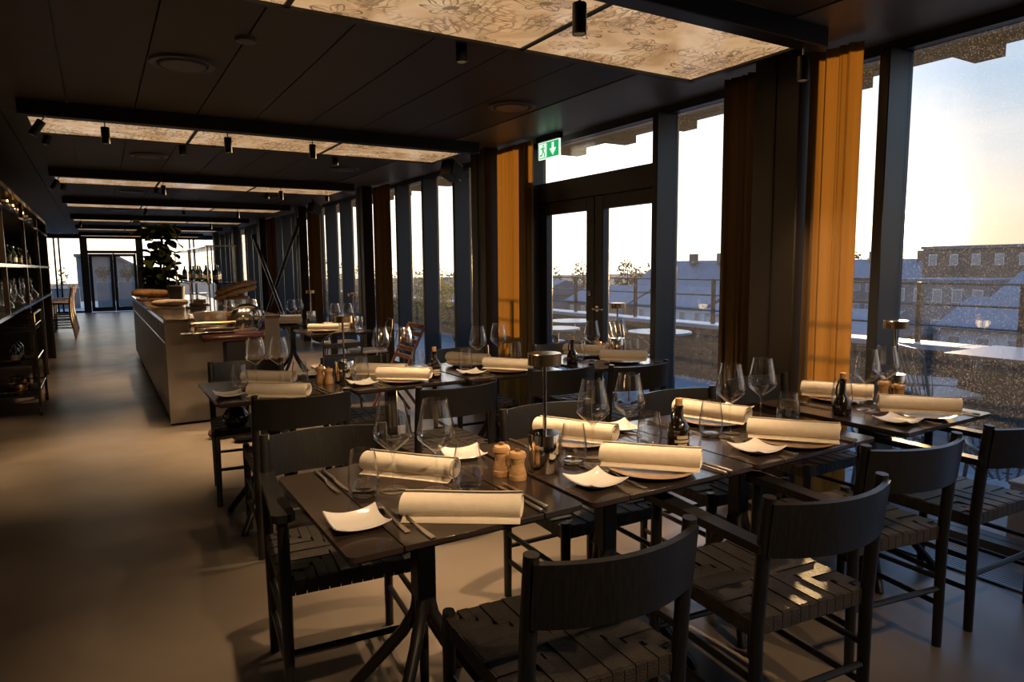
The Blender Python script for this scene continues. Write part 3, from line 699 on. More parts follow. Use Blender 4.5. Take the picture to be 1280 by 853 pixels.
chair(*cx2(1.55, 3.11, .02), 'black chair with its back to viewer, second of the second row', arms=False)
chair(*cx2(2.34, 3.295, -.04), 'black chair with its back to viewer, third of the second row')
chair(*cx2(2.82, 3.15, -.03), 'black chair with its back to viewer before the terrace doors')
chair(*cx2(.80, 4.68, -.1), 'black chair on the far side of second row aisle table', far=True)
chair(*cx2(1.46, 4.46, -.1), 'black chair on far side, second table of the second row', far=True)
chair(*cx2(2.27, 4.50, -.05), 'black chair on far side, third table of the second row', far=True)
chair(*cx2(3.02, 4.30, -.1), 'black chair on the far side before the terrace doors', far=True)

# ================================================================== TABLES
def make_table(w, d):
    t = thing('square_table', 'x', 'table')
    g = w/2-.135; c = .02
    def cut(a, b): return [(min(max(x, a), b), y) for x, y in rrect(w, d, .022)]
    MB().prism([(-g-.002, -d/2), (-g-.002, d/2)] + [p for p in rrect(w, d, .022)[5:15]], .726, .74).build('top_board', TOPM, t)
    MB().prism([(g+.002, d/2), (g+.002, -d/2)] + [p for p in rrect(w, d, .022)[15:20] + rrect(w, d, .022)[0:5]], .726, .74).build('top_board', TOPM, t)
    MB().box(-g+.002, g-.002, -d/2, d/2, .726, .74, bev=.0012).build('top_board', TOPM, t)
    MB().prism(rrect(w-.03, d-.03, .02), .716, .7262).build('edge_bevel', TOPE, t)
    MB().box(-.03, .03, -.03, .03, .36, .700, bev=.005).build('pedestal', TOPE, t)
    MB().box(-.16, .16, -.16, .16, .700, .716).build('top_plate', TOPE, t)
    for k in range(4):
        a = PI/4 + k*PI/2; c, s = math.cos(a), math.sin(a)
        MB().path([(c*.012, s*.012, .44), (c*.028, s*.028, .36), (c*.07, s*.07, .29), (c*.30, s*.30, .02), (c*.31, s*.31, .0)], [.018, .019, .019, .017, .017], 10).build('foot', TOPE, t)
    return Proto(t)
TB = make_table(.672, .72)
TABLES = {
 1: ((.784, 1.825), 'black square table at the aisle end of front row'),
 2: ((1.475, 1.815), 'black square table holding the chrome lamp in front row'),
 3: ((2.156, 1.812), 'black square table third from the aisle in front row'),
 4: ((2.985, 1.785), 'black square table beside the tall right-hand window'),
 5: ((.795, 3.905), 'black square table at the aisle end of second row'),
 6: ((1.480, 3.875), 'black square table second from the aisle in second row'),
 7: ((2.170, 3.860), 'black square table before the ochre curtain in second row'),
 8: ((2.975, 3.760), 'black square table before the terrace doors'),
 9: ((1.98, 8.40), 'farther of two dark tables beside the bar'),
 10: ((2.10, 7.10), 'nearer of two dark tables beside the bar')}
for k, (p, l) in TABLES.items(): TB.put((p[0], p[1], 0), 0, l, 'square dining tables')
TN = {1: 'front row aisle table', 2: 'front row lamp table', 3: 'third table of front row', 4: 'front window table',
      5: 'second row aisle table', 6: 'second table of second row', 7: 'third table of second row', 8: 'table by the terrace doors',
      9: 'farther table beside the bar', 10: 'nearer table beside the bar'}
TZ = .7405

# ------------------------------------------------------------------ tableware prototypes
def make_wine():
    t = thing('wine_glass', 'x', 'wine glass')
    MB().lathe([(.0001, .004), (.012, .0052), (.030, .003), (.041, .0018), (.042, .0008), (.041, .0), (.0001, .0)], 28).build('foot', GLASS, t)
    MB().lathe([(.010, .005), (.0055, .014), (.004, .03), (.0036, .07), (.004, .105), (.007, .116), (.012, .120)], 14).build('stem', GLASS, t)
    MB().lathe([(.0005, .118), (.010, .120), (.026, .133), (.045, .149), (.055, .160), (.0578, .170), (.0565, .182), (.051, .210), (.044, .243), (.0375, .275), (.0363, .2755), (.0362, .274), (.0427, .243), (.0497, .210), (.0553, .182), (.0566, .170), (.0538, .161), (.044, .150), (.0255, .1345), (.0005, .1215)], 32).build('bowl', GLASS, t)
    return Proto(t)
def make_tumbler():
    t = thing('water_tumbler', 'x', 'tumbler')
    MB().lathe([(.0001, .0), (.028, .0), (.036, .006), (.043, .024), (.0455, .045), (.044, .075), (.039, .108), (.0345, .136), (.0333, .1365), (.0333, .135), (.0375, .108), (.0423, .075), (.0437, .046), (.041, .026), (.033, .013), (.0001, .011)], 30).build('body', GLASS, t)
    MB().lathe([(.0001, .002), (.027, .002), (.033, .007), (.0335, .0105), (.031, .0125), (.0001, .0112)], 24).build('thick_base', WATER, t)
    return Proto(t)
def make_napkin():
    t = thing('napkin_roll', 'x', 'napkin')
    L = .315; pts = []
    n = 44
    for i in range(n+1):
        a = i/n*2*PI*2.15; r = .017 + .0205*(i/n)**.9
        pts.append((r*1.10*math.cos(a), r*.95*math.sin(a)))
    def fn(u, v):
        i = min(n, int(round(u*n))); y, z = pts[i]; x = (v-.5)*L + .004*math.sin(i*.35)
        s = 1+.03*math.sin(v*6+1)
        return (x, y*s, z*s + .0362)
    MB().sheet(fn, n, 8, .0018).build('rolled_cloth', LINEN, t, 60)
    # loose outer flap lying flat in front of the roll
    a0 = pts[-1]
    MB().sheet(lambda u, v: ((v-.5)*L*.985, -.014 - .034*u, .0022 + .012*(1-u)**3), 5, 8, .0016).build('loose_flap', LINEN, t, 60)
    return Proto(t)
def make_plate():
    t = MB().lathe([(.0001, .006), (.085, .006), (.10, .008), (.137, .0165), (.140, .0175), (.139, .0155), (.10, .003), (.075, .0), (.0001, .0)], 44).build('dinner_plate', PLATE)
    tag(t, 'x', 'plate'); return Proto(t)
def make_bread():
    def fn(u, v):
        x, y = (u-.5)*.132, (v-.5)*.132; q = (abs(2*u-1)**2.4)*(abs(2*v-1)**2.4); e = max(abs(2*u-1), abs(2*v-1))**4
        return (x*(1+.06*q), y*(1+.06*q), .005 + .010*e + .014*q)
    t = MB().sheet(fn, 14, 14, .0035).build('bread_plate', CERAM, None, 60); tag(t, 'x', 'side plate'); return Proto(t)
def make_fork():
    t = thing('fork', 'x', 'fork'); L = .235
    def prof(pts, th, nm, mt=SILVER):
        b = MB(); k = len(pts)
        vs = []
        for (y, w, z) in pts: vs += [(-w, y, z), (w, y, z), (w*.8, y, z+th), (-w*.8, y, z+th)]
        fs = [(0, 1, 2, 3), tuple(4*(k-1)+i for i in (3, 2, 1, 0))]
        for i in range(k-1):
            for j in range(4): fs.append((4*i+j, 4*(i+1)+j, 4*(i+1)+(j+1) % 4, 4*i+(j+1) % 4))
        return b.add(vs, fs).build(nm, mt, t)
    prof([(-L/2, .0085, .001), (-L/2+.03, .0085, .0012), (-.02, .0042, .004), (.04, .0030, .0105), (.055, .0036, .0098)], .0022, 'handle')
    prof([(.053, .0036, .0098), (.063, .010, .0075), (.078, .0122, .005), (.084, .0122, .0042)], .0018, 'head')
    for k in range(4):
        x = -.0096 + k*.0064
        b = MB(); b.add([(x-.0019, .082, .0044), (x+.0019, .082, .0044), (x+.0011, .118, .0055), (x-.0011, .118, .0055), (x-.0019, .082, .0062), (x+.0019, .082, .0062), (x+.0011, .118, .0066), (x-.0011, .118, .0066)],
                        [(0, 3, 2, 1), (4, 5, 6, 7), (0, 1, 5, 4), (1, 2, 6, 5), (2, 3, 7, 6), (3, 0, 4, 7)]); b.build('tine', SILVER, t)
    return Proto(t)
def make_knife():
    t = thing('table_knife', 'x', 'knife'); 
    MB().path([(0, -.125, .0055), (0, -.12, .0055), (0, -.02, .005), (0, -.005, .0045)], [.004, .0054, .0046, .0036], 8).build('handle', SILVER, t)
    MB().prism([(-.0035, -.006), (.0035, -.006), (.0085, .03), (.0088, .08), (.0045, .118), (-.0032, .124), (-.0035, .08)], .0035, .0052).build('blade', SILVER, t)
    return Proto(t)
def make_lamp():
    t = thing('table_lamp', 'x', 'table lamp')
    MB().lathe([(.0001, 0), (.052, 0), (.053, .002), (.053, .122), (.0515, .125), (.0001, .125)], 36).build('base', CHROME, t)
    MB().lathe([(.006, .1255), (.007, .128), (.007, .128), (.0001, .129)], 14, (.026, -.018, 0)).build('switch', CHROME, t)
    MB().tube((0, 0, .125), (0, 0, .346), .0065, n=14).build('pole', CHROME, t)
    s = MB().lathe([(.0001, .383), (.052, .383), (.054, .381), (.054, .346), (.0515, .346), (.0515, .352), (.0001, .352)], 36).build('shade', LAMPM, t)
    MB().lathe([(.009, .3515), (.049, .3515)], 30).build('diffuser', LED, s)
    return Proto(t)
LMP = bpy.data.lights.new('lamp_glow', 'POINT'); LMP.energy = .35; LMP.color = (1, .66, .32); LMP.shadow_soft_size = .03
def make_mill(name, mt, h, r):
    t = thing(name, 'x', 'mill')
    MB().lathe([(.0001, 0), (r, 0), (r*1.02, .004), (r*1.02, h*.16), (r*.95, h*.18), (r*.98, h*.22), (r*.78, h*.42), (r*.74, h*.52), (r*.86, h*.66), (r*.80, h*.69)], 24).build('body', mt, t)
    MB().lathe([(r*.80, h*.695), (r*.98, h*.71), (r*1.0, h*.80), (r*.86, h*.88), (r*.35, h*.91), (.0001, h*.91)], 24).build('cap', mt, t)
    MB().lathe([(r*.18, h*.90), (r*.34, h*.93), (r*.30, h*.985), (.0001, h)], 14).build('knob', MILLD, t)
    return Proto(t)
def make_bottle(flask):
    t = thing('oil_bottle', 'x', 'bottle')
    if not flask:
        P = [(.0001, 0), (.036, 0), (.039, .004), (.039, .072), (.036, .086), (.026, .102), (.0165, .114), (.0148, .150), (.0165, .152), (.0165, .160), (.0135, .1605)]; hz0, hz1, hr, top = .145, .098, .034, .160
    else:
        P = [(.0001, 0), (.034, 0), (.037, .004), (.040, .030), (.036, .055), (.024, .078), (.0145, .095), (.0125, .150), (.015, .153), (.015, .160), (.011, .1605)]; hz0, hz1, hr, top = .150, .072, .042, .160
    MB().lathe(P, 28).build('body', BOTTLE, t)
    MB().path([(-.013, 0, hz0), (-.026, 0, hz0+.004), (-hr, 0, (hz0*2+hz1)/3), (-hr, 0, (hz0+hz1*2)/3), (-.027, 0, hz1-.004)], .0042, 8).build('handle', BOTTLE, t)
    MB().lathe([(.0001, top-.004), (.0115, top-.004), (.0125, top+.002), (.0130, top+.024), (.0001, top+.025)], 16).build('cork', CORK, t)
    if not flask:
        b = MB(); n = 12
        for z0, z1, w in ((.044, .056, .55), (.030, .040, .75), (.020, .026, .45)):
            o = len(b.v); vs = []; fs = []
            for i in range(n+1):
                a = -PI/2 + (i/n-.5)*w*2 - .35; vs += [(.0394*math.cos(a), .0394*math.sin(a), z0), (.0394*math.cos(a), .0394*math.sin(a), z1)]
            for i in range(n): fs.append((2*i, 2*i+2, 2*i+3, 2*i+1))
            b.add(vs, fs)
        part_label(b.build('printed_label', PAPERL, t), 'faded pale print on the dark bottle')
    return Proto(t)
WINE, TUMB, NAP, DPL, BPL, FORK, KNIFE, LAMP = make_wine(), make_tumbler(), make_napkin(), make_plate(), make_bread(), make_fork(), make_knife(), make_lamp()
MILLA, MILLB = make_mill('pepper_mill', MILLW, .108, .027), make_mill('salt_mill', MILLW, .098, .027)
BOT, FLA = make_bottle(False), make_bottle(True)

def napkin(k, side, a, b, plate=True):
    cx, cy_ = (a[0]+b[0])/2, (a[1]+b[1])/2; an = math.atan2(b[1]-a[1], b[0]-a[0])
    z = TZ
    if plate:
        DPL.put((cx+.0, cy_-.005, TZ), 0, 'brown stoneware plate at %s side of %s' % (side, TN[k]), 'dinner plates under napkins'); z = TZ + .0178 - .0015
    NAP.put((cx, cy_, z), an, 'rolled cream linen napkin at %s side of %s' % (side, TN[k]), 'rolled napkins on the tables')
def items(k, wine, tumb, breadN=None, breadF=None):
    for p, s in zip(wine, ('left', 'right')): WINE.put((*p, TZ), random.uniform(0, 6), '%s stemmed wine glass on %s' % (s, TN[k]), 'wine glasses')
    for p, s in zip(tumb, ('left', 'right')): TUMB.put((*p, TZ), random.uniform(0, 6), '%s short water tumbler on %s' % (s, TN[k]), 'water tumblers')
    if breadN: BPL.put((*breadN, TZ), 0.06*random.uniform(-1, 1), 'square white side plate at near side of %s' % TN[k], 'square side plates')
    if breadF: BPL.put((*breadF, TZ), .3*random.uniform(-1, 1), 'square white side plate at far side of %s' % TN[k], 'square side plates')
def cutlery(k, side, forks, knives):
    f = 0 if side == 'near' else PI
    for p, s in zip(forks, ('left', 'right')): FORK.put((*p, TZ), f + random.uniform(-.04, .06), '%s steel fork at %s side of %s' % (s, side, TN[k]), 'steel forks')
    for p, s in zip(knives, ('left', 'right')): KNIFE.put((*p, TZ), f + random.uniform(-.04, .04), '%s steel knife at %s side of %s' % (s, side, TN[k]), 'steel knives')
def lamp(k, p, l):
    r = LAMP.put((*p, TZ), random.uniform(0, 6), l, 'cordless table lamps')
    g = bpy.data.objects.new('lamp_glow', LMP); COL.objects.link(g); g.parent = r; g.location = (0, 0, .33)
def mills(k, a, b):
    MILLA.put((*a, TZ), 0, 'taller beech mill of the pair on %s' % TN[k], 'wooden mills'); MILLB.put((*b, TZ), 1, 'shorter beech mill of the pair on %s' % TN[k], 'wooden mills')
# table 1
items(1, ((.715, 1.868), (.822, 1.795)), ((.623, 1.868), (.905, 1.757)), (.531, 1.655), (1.051, 2.075))
napkin(1, 'near', (.650, 1.655), (.922, 1.468), False); napkin(1, 'far', (.725, 2.09), (.90, 1.875), False)
cutlery(1, 'near', ((.622, 1.655), (.656, 1.588)), ((.985, 1.60), (1.012, 1.615))); cutlery(1, 'far', (), ((.565, 2.045), (.592, 2.045)))
mills(1, (1.058, 1.82), (1.080, 1.758))
# table 2
items(2, ((1.415, 1.812), (1.597, 1.838)), ((1.325, 1.800), (1.655, 1.792)), (1.252, 1.590), (1.765, 2.085))
napkin(2, 'near', (1.380, 1.715), (1.590, 1.490)); napkin(2, 'far', (1.41, 2.17), (1.585, 1.88))
cutlery(2, 'near', ((1.325, 1.668), (1.352, 1.590)), ((1.655, 1.56), (1.680, 1.565))); cutlery(2, 'far', ((1.735, 2.0),), ((1.30, 2.05),))
lamp(2, (1.203, 1.790), 'chrome cordless lamp with round brass shade at the front'); BOT.put((1.750, 1.745, TZ), 0, 'dark corked oil bottle with small handle on front row table', 'dark bottles on the tables')
# table 3
items(3, ((2.085, 1.805), (2.310, 1.838)), ((1.985, 1.808), (2.380, 1.760)), (1.957, 1.570), (2.40, 2.07))
napkin(3, 'near', (2.078, 1.692), (2.255, 1.468)); napkin(3, 'far', (2.125, 2.11), (2.215, 1.85))
cutlery(3, 'near', ((2.020, 1.668), (2.045, 1.588)), ((2.345, 1.575), (2.37, 1.58))); cutlery(3, 'far', ((2.335, 1.99),), ((1.945, 1.99), (1.970, 1.985)))
# table 4
items(4, ((2.938, 1.772), (3.115, 1.790)), ((2.872, 1.845), (3.268, 1.700)), (2.800, 1.545))
napkin(4, 'near', (2.92, 1.685), (3.105, 1.468)); napkin(4, 'far', (2.96, 2.10), (3.115, 1.86))
cutlery(4, 'near', ((2.885, 1.62), (2.91, 1.55)), ((3.215, 1.55),)); cutlery(4, 'far', (), ((2.80, 1.97), (2.825, 1.97)))
lamp(4, (3.266, 1.838), 'cordless lamp in front of the tall right-hand window'); mills(4, (3.183, 1.835), (3.203, 1.770)); FLA.put((2.745, 1.762, TZ), 0, 'dark round flask with handle on front window table', 'dark bottles on the tables')
# table 5
items(5, ((.735, 4.00), (.845, 3.925)), ((.635, 3.94), (.945, 3.88)), (.548, 3.735), (1.075, 4.19))
napkin(5, 'near', (.63, 3.71), (.905, 3.50), False); napkin(5, 'far', (.70, 4.19), (.93, 3.975), False)
cutlery(5, 'near', ((.60, 3.72),), ((.985, 3.62), (1.01, 3.63)))
mills(5, (1.063, 3.885), (1.095, 3.835))
# table 6
items(6, ((1.535, 4.17), (1.66, 4.09)), ((1.29, 3.84), (1.70, 3.97)), (1.242, 3.685))
napkin(6, 'near', (1.372, 3.765), (1.60, 3.572)); napkin(6, 'far', (1.36, 4.09), (1.58, 3.89), False)
cutlery(6, 'near', ((1.328, 3.70), (1.355, 3.66)), ())
lamp(6, (1.19, 3.845), 'cordless lamp on the second row near the bar'); BOT.put((1.685, 3.68, TZ), .3, 'dark corked oil bottle on the second row', 'dark bottles on the tables')
# table 7
items(7, ((2.08, 3.866), (2.30, 3.98)), ((1.965, 3.82), (2.44, 3.99)), (1.935, 3.685))
napkin(7, 'near', (2.08, 3.775), (2.27, 3.53)); napkin(7, 'far', (2.02, 4.16), (2.16, 3.90))
cutlery(7, 'near', ((2.02, 3.68),), ((2.33, 3.64),))
# table 8
items(8, ((2.92, 3.755), (3.19, 3.785)), ((2.835, 3.80), (3.255, 3.70)))
napkin(8, 'near', (2.945, 3.645), (3.13, 3.465)); napkin(8, 'far', (2.96, 4.07), (3.09, 3.87))
lamp(8, (3.245, 3.87), 'cordless lamp standing before the terrace doors'); mills(8, (3.14, 3.965), (3.162, 3.900)); FLA.put((2.72, 3.71, TZ), .3, 'dark slim flask on the table by terrace doors', 'dark bottles on the tables')
# tables 9 and 10 beside the bar
items(9, ((1.99, 8.45), (2.10, 8.52)), ((1.86, 8.40), (2.22, 8.36)))
napkin(9, 'near', (1.76, 8.30), (2.02, 8.16)); napkin(9, 'far', (1.86, 8.66), (2.12, 8.62))
lamp(9, (2.24, 8.5), 'cordless lamp on the farther table beside the bar')
items(10, ((2.17, 7.26), (2.27, 7.14)), ((2.09, 7.175), (2.35, 7.02)))
napkin(10, 'near', (1.85, 7.10), (2.10, 6.95)); napkin(10, 'far', (2.08, 7.385), (2.38, 7.36), False)
lamp(10, (2.36, 7.22), 'cordless lamp on the nearer table beside the bar')

# ================================================================== BAR
BX0, BX1, BY0, BY1, BH = .48, 1.46, 6.70, 12.9, .955
bar = thing('bar_counter', 'long grey stone bar island with panelled side and slotted top band', 'bar counter', (0, 0, 0))
bar.location = (BX0, BY0, 0)
def bl(mb): mb.v = [(a-BX0, b-BY0, c) for a, b, c in mb.v]; return mb
bl(MB().box(BX0+.03, BX1-.02, BY0+.02, BY1-.02, .10, BH-.03)).build('core', BARST, bar)
bl(MB().box(BX0+.09, BX1-.06, BY0+.06, BY1-.06, 0, .10)).build('toe_kick', BLACK, bar)
bl(MB().box(BX0+.002, BX1, BY0, BY0+.02, .02, BH-.03, bev=.002)).build('end_panel', BARST, bar)
npan = 10; pw = (BY1-BY0)/npan
for k in range(npan): bl(MB().box(BX0+.006, BX0+.03, BY0+.02+k*pw+.002, BY0+.02+(k+1)*pw-.002, .06, .745, bev=.002)).build('side_panel', BARST, bar)
bd = bl(MB().box(BX0, BX0+.03, BY0+.004, BY1, .755, BH-.03, bev=.002)).build('top_band', BARST, bar)
for k in range(13):
    y = BY0+.22+k*.48; bl(MB().box(BX0-.002, BX0+.001, y, y+.045, .83, .895)).build('slot', BLACK, bd)
bl(MB().box(BX0-.004, BX0+.004, BY0, BY1, .744, .756)).build('metal_strip', CHROME, bar)
bl(MB().box(BX0-.004, BX1+.01, BY0-.006, BY1, BH-.03, BH, bev=.003)).build('worktop', BARTOP, bar)
bl(MB().box(BX0-.006, BX0+.012, BY0-.008, BY1, BH-.031, BH+.002)).build('edge_trim', CHROME, bar)
BZ = BH+.0005
# meat slicer on its pedestal
sl = thing('meat_slicer', 'red and chrome hand-cranked meat slicer on black pedestal before the bar', 'slicer', (.92, 6.28, 0))
MB().box(-.14, .16, -.16, .16, 0, .05, bev=.01).box(-.02, .15, -.08, .08, .05, .78, bev=.008).build('pedestal', BLACK, sl)
MB().box(-.20, .30, -.13, .13, .78, .85, bev=.02, seg=2).build('base', REDM, sl)
MB().box(-.24, .06, -.11, .06, .885, .905, bev=.004).build('carriage_plate', CHROME, sl)
MB().tube((-.26, -.06, .865), (.10, -.06, .865), .012).tube((-.26, .04, .865), (.10, .04, .865), .012).build('carriage_rods', CHROME, sl)
b = MB().lathe([(.0001, -.012), (.10, -.012), (.135, 0), (.10, .012), (.0001, .012)], 32); b.rot(0, Matrix.Rotation(PI/2, 3, 'X'), (.18, .0, .96)); b.build('blade', CHROME, sl)
b = MB().lathe([(.09, -.03), (.13, -.02), (.135, .02), (.06, .03), (.0001, .03)], 28); b.rot(0, Matrix.Rotation(PI/2, 3, 'X'), (.18, .035, .96)); b.build('blade_guard', REDM, sl)
MB().box(.02, .34, .03, .11, .85, 1.0, bev=.02, seg=2).build('motor_body', REDM, sl)
MB().box(-.24, .02, .0, .016, .905, 1.04, bev=.004).build('meat_holder', CHROME, sl)
b = MB().lathe([(.085, -.012), (.10, -.012), (.10, .012), (.085, .012), (.085, -.012)], 28); b.rot(0, Matrix.Rotation(PI/2, 3, 'Y'), (-.27, -.02, .94)); fw = b.build('crank_wheel', CHROME, sl)
MB().tube((-.27, -.11, .94), (-.27, .07, .94), .008).tube((-.27, -.02, .85), (-.27, -.02, 1.03), .008).build('spoke', CHROME, fw)
MB().tube((-.27, -.10, .86), (-.36, -.10, .86), .014).build('crank_handle', BLACK, sl)
MB().tube((-.27, -.02, .94), (.08, -.02, .94), .011).build('drive_shaft', BRASS, sl)
b = MB().path([(.22, -.10, 1.02), (.25, -.10, 1.05), (.29, -.10, 1.04), (.30, -.10, 1.0), (.27, -.10, .97), (.23, -.10, .985)], .011, 8, True); b.tube((.265, -.10, .97), (.25, -.10, .90), .008); b.build('sharpener_grip', CHROME, sl)
MB().box(-.26, .34, .12, .145, .99, 1.02, bev=.004).build('tray_edge', BRASS, sl)
# things on the bar
def blob(name, label, cat, loc, sx, sy, sz, mt, rz=0, taper=0.0, group=None):
    n, k = 18, 14; vs = []; b = MB(); P = []
    for i in range(k+1):
        a = PI*i/k; x = -math.cos(a); r = max(.0001, math.sin(a)**.7)*(1 - taper*(x+1)/2)
        for j in range(n):
            q = 2*PI*j/n; w = 1 + .05*math.sin(3*q+4*x) + .03*math.sin(7*x+q)
            vs.append((x*sx, math.cos(q)*r*sy*w, sz*(1 + math.sin(q)*r*w) if math.sin(q) > 0 else sz*(1+.98*math.sin(q)*r)))
    fs = [(i*n+j, i*n+(j+1) % n, (i+1)*n+(j+1) % n, (i+1)*n+j) for i in range(k) for j in range(n)]
    b.add(vs, fs); o = b.build(name, mt); o.location = loc; o.rotation_euler = (0, 0, rz); tag(o, label, cat, group); return o
bd2 = thing('carving_board', 'wooden board under cured ham at far bar end', 'board', (.72, 11.0, BZ)); MB().box(-.26, .26, -.14, .14, 0, .03, bev=.006).build('board', MILLD, bd2); MB().tube((.22, 0, .03), (.22, 0, .14), .008).build('ham_spike', CHROME, bd2)
hm = thing('cured_ham', 'golden cured ham leg on the far end of the bar', 'ham', (.67, 11.0, BZ+.0305)); ob = blob('ham_body', None, None, (0, 0, 0), .27, .11, .075, HAM, .05, .5); ob.parent = hm
MB().path([(.22, .01, .09), (.30, .01, .13), (.34, .01, .15)], [.03, .022, .026], 10).build('hock', HAM, hm)
blob('bread_loaf', 'long floured bread loaf near the bar edge', 'bread', (.72, 9.0, BZ), .20, .09, .045, LOAF, .05)
ck = thing('wine_cooler', 'dark wine cooler bucket standing on the bar', 'wine cooler', (.85, 9.6, BZ)); MB().lathe([(.0001, 0), (.085, 0), (.105, .23), (.098, .23), (.08, .02), (.0001, .02)], 24).build('bucket', BLACK, ck); MB().lathe([(.101, .222), (.108, .226), (.108, .236), (.099, .236)], 24).build('rim', CHROME, ck)
for k, (x, y, w, h, l) in enumerate(((1.05, 9.1, .20, .15, 'larger clear display box on the bar'), (.95, 8.55, .20, .10, 'smaller clear display box on the bar'))):
    t = thing('display_box', l, 'display box', (x, y, BZ), 0, 'clear display boxes'); MB().box(-w/2, w/2, -.1, .1, 0, .012).build('base', MILLD, t); MB().box(-w/2+.005, w/2-.005, -.095, .095, .012, h).build('cover', CLEAN, t)
    MB().box(-w/2+.03, w/2-.03, -.07, .07, .0125, h*.55, bev=.02).build('contents', LOAF, t)
o = MB().lathe([(.0001, 0), (.05, 0), (.06, .01), (.10, .06), (.115, .10), (.110, .10), (.09, .06), (.05, .02), (.0001, .018)], 28).build('serving_bowl', BOWLB); o.location = (1.27, 7.85, BZ); tag(o, 'blue grey serving bowl on the bar behind slicer', 'bowl')
bk = thing('bread_basket', 'woven basket holding baguettes on the bar', 'basket', (1.33, 8.25, BZ)); MB().lathe([(.0001, 0), (.12, 0), (.15, .13), (.142, .13), (.112, .012), (.0001, .012)], 20).build('basket_body', MILLD, bk)
for k in range(7):
    MB().lathe([(.132+.004*(k % 2), .015+k*.016), (.140+.0025*k, .022+k*.016), (.132+.004*(k % 2)+.002*k, .030+k*.016)], 20).build('weave_ring', MILLW, bk)
for k, (dx, dy, dz_) in enumerate(((0, -.075, 0), (.01, .0, .004), (-.01, .075, 0), (.01, -.04, .062), (0, .04, .064))):
    b = MB(); b.path([(-.22, 0, 0), (-.19, 0, .0), (0, 0, .012), (.19, 0, 0), (.23, 0, -.003)], [.006, .026, .031, .026, .006], 10)
    for q in range(5): b.box(-.15+q*.07, -.135+q*.07, -.02, .02, .026, .040, bev=.003)
    b.rot(0, Matrix.Rotation(-.30, 3, 'Y')); o = b.build('baguette', BAG); o.location = (1.33+dx, 8.25+dy, BZ+.165+dz_)
    tag(o, '%s baguette in the bread basket on the bar' % ['lowest front', 'second', 'middle', 'rightmost', 'rearmost'][k], 'bread', 'baguettes in the basket')
for k in range(6):
    x, y = 1.08+.105*(k % 3), 7.15+.12*(k//3)
    TUMB.put((x+.02, y, BZ), k, '%s tumbler in the %s row on the bar end' % (('left', 'middle', 'right')[k % 3], ('front', 'rear')[k//3]), 'tumblers on the bar')
# back-bar rack with bottles
rk = thing('bottle_rack', 'thin steel bottle rack above the bar', 'rack', (1.12, 8.7, BZ))
for x in (0, .30):
    for y in (0, 1.9, 3.8): MB().box(x-.008, x+.008, y-.008, y+.008, 0, .70).build('upright', CHROME, rk)
MB().box(-.02, .32, -.02, 3.82, .70, .715).build('top_shelf', CHROME, rk); MB().box(-.02, .32, -.02, 3.82, .262, .272).build('lower_shelf', CLEAN, rk)
for x in (-.012, .312): MB().box(x-.006, x+.006, -.02, 3.82, .255, .275).build('shelf_rail', CHROME, rk)
def make_wbottle():
    t = thing('spirit_bottle', 'x', 'bottle'); MB().lathe([(.0001, 0), (.036, 0), (.038, .005), (.038, .12), (.03, .145), (.014, .165), (.013, .20), (.015, .202), (.015, .215), (.0001, .216)], 16).build('body', GREENB, t)
    MB().lathe([(.0385, .04), (.0385, .09)], 16).build('paper_label', PAPERL, t); return Proto(t)
WB = make_wbottle()
for k in range(9):
    WB.put((1.22+.08*(k % 2), 8.85+.42*k, BZ+.2725), k, '%s dark green bottle counted from the near end of the rack' % ['first', 'second', 'third', 'fourth', 'fifth', 'sixth', 'seventh', 'eighth', 'ninth'][k], 'bottles on the bar rack')
for k in range(5):
    o = MB().lathe([(.001, -.20), (.03, -.198), (.03, -.196), (.004, -.19), (.004, -.11), (.01, -.10), (.036, -.07), (.034, -.03), (.028, 0.0)], 16)
    o.v = [(a, b, -c-.2) for a, b, c in o.v]; g = o.build('hanging_glass', GLASS); g.location = (1.18, 8.9+.25*k, BZ+.698); tag(g, '%s upturned glass hanging under the bar rack' % ['nearest', 'second', 'third', 'fourth', 'fifth'][k], 'wine glass', 'glasses hanging under the rack')
# fig tree in a pot
fg = thing('fig_tree', 'tall dark leafed fig tree standing behind the bar', 'potted tree', (.98, 13.45, 0))
MB().lathe([(.0001, 0), (.18, 0), (.24, .42), (.22, .42), (.17, .05), (.0001, .05)], 20).build('pot', PLANTER, fg)
MB().path([(0, 0, .1), (.02, 0, .7), (-.02, .02, 1.3), (.03, 0, 2.0)], [.03, .026, .022, .012], 8).build('trunk', BARK, fg)
lm = MB().sheet(lambda u, v: ((v-.5)*.17*math.sin(PI*min(1, u*.92+.08))**.6*(1+.5*u), u*.22, .03*math.sin(PI*u)-.05*u*u+.015*(2*v-1)**2), 6, 4, 0).mesh('leaf', LEAFD, 60)
for k in range(120):
    z = random.uniform(.95, 2.18); a = random.uniform(0, 2*PI); r = random.uniform(.0, .22)*(1.2 if z > 1.7 else 1)
    o = place(lm, 'leaf', fg, (r*math.cos(a), r*math.sin(a), z)); o.rotation_euler = (random.uniform(-.9, .7), random.uniform(-.4, .4), a-PI/2); s = random.uniform(.75, 1.15); o.scale = (s, s, s)
# small dark bag on the floor beside the bar end, red shoes-like sack
blob('dark_sack', 'small black sack on the floor at the bar foot', 'sack', (.97, 5.80, 0), .12, .09, .05, mat('black_cloth', (.012, .011, .011), .8), .3)
blob('red_sack', 'dull red sack on the floor at the bar foot', 'sack', (.80, 6.0, 0), .10, .07, .045, TERRAC, -.2)
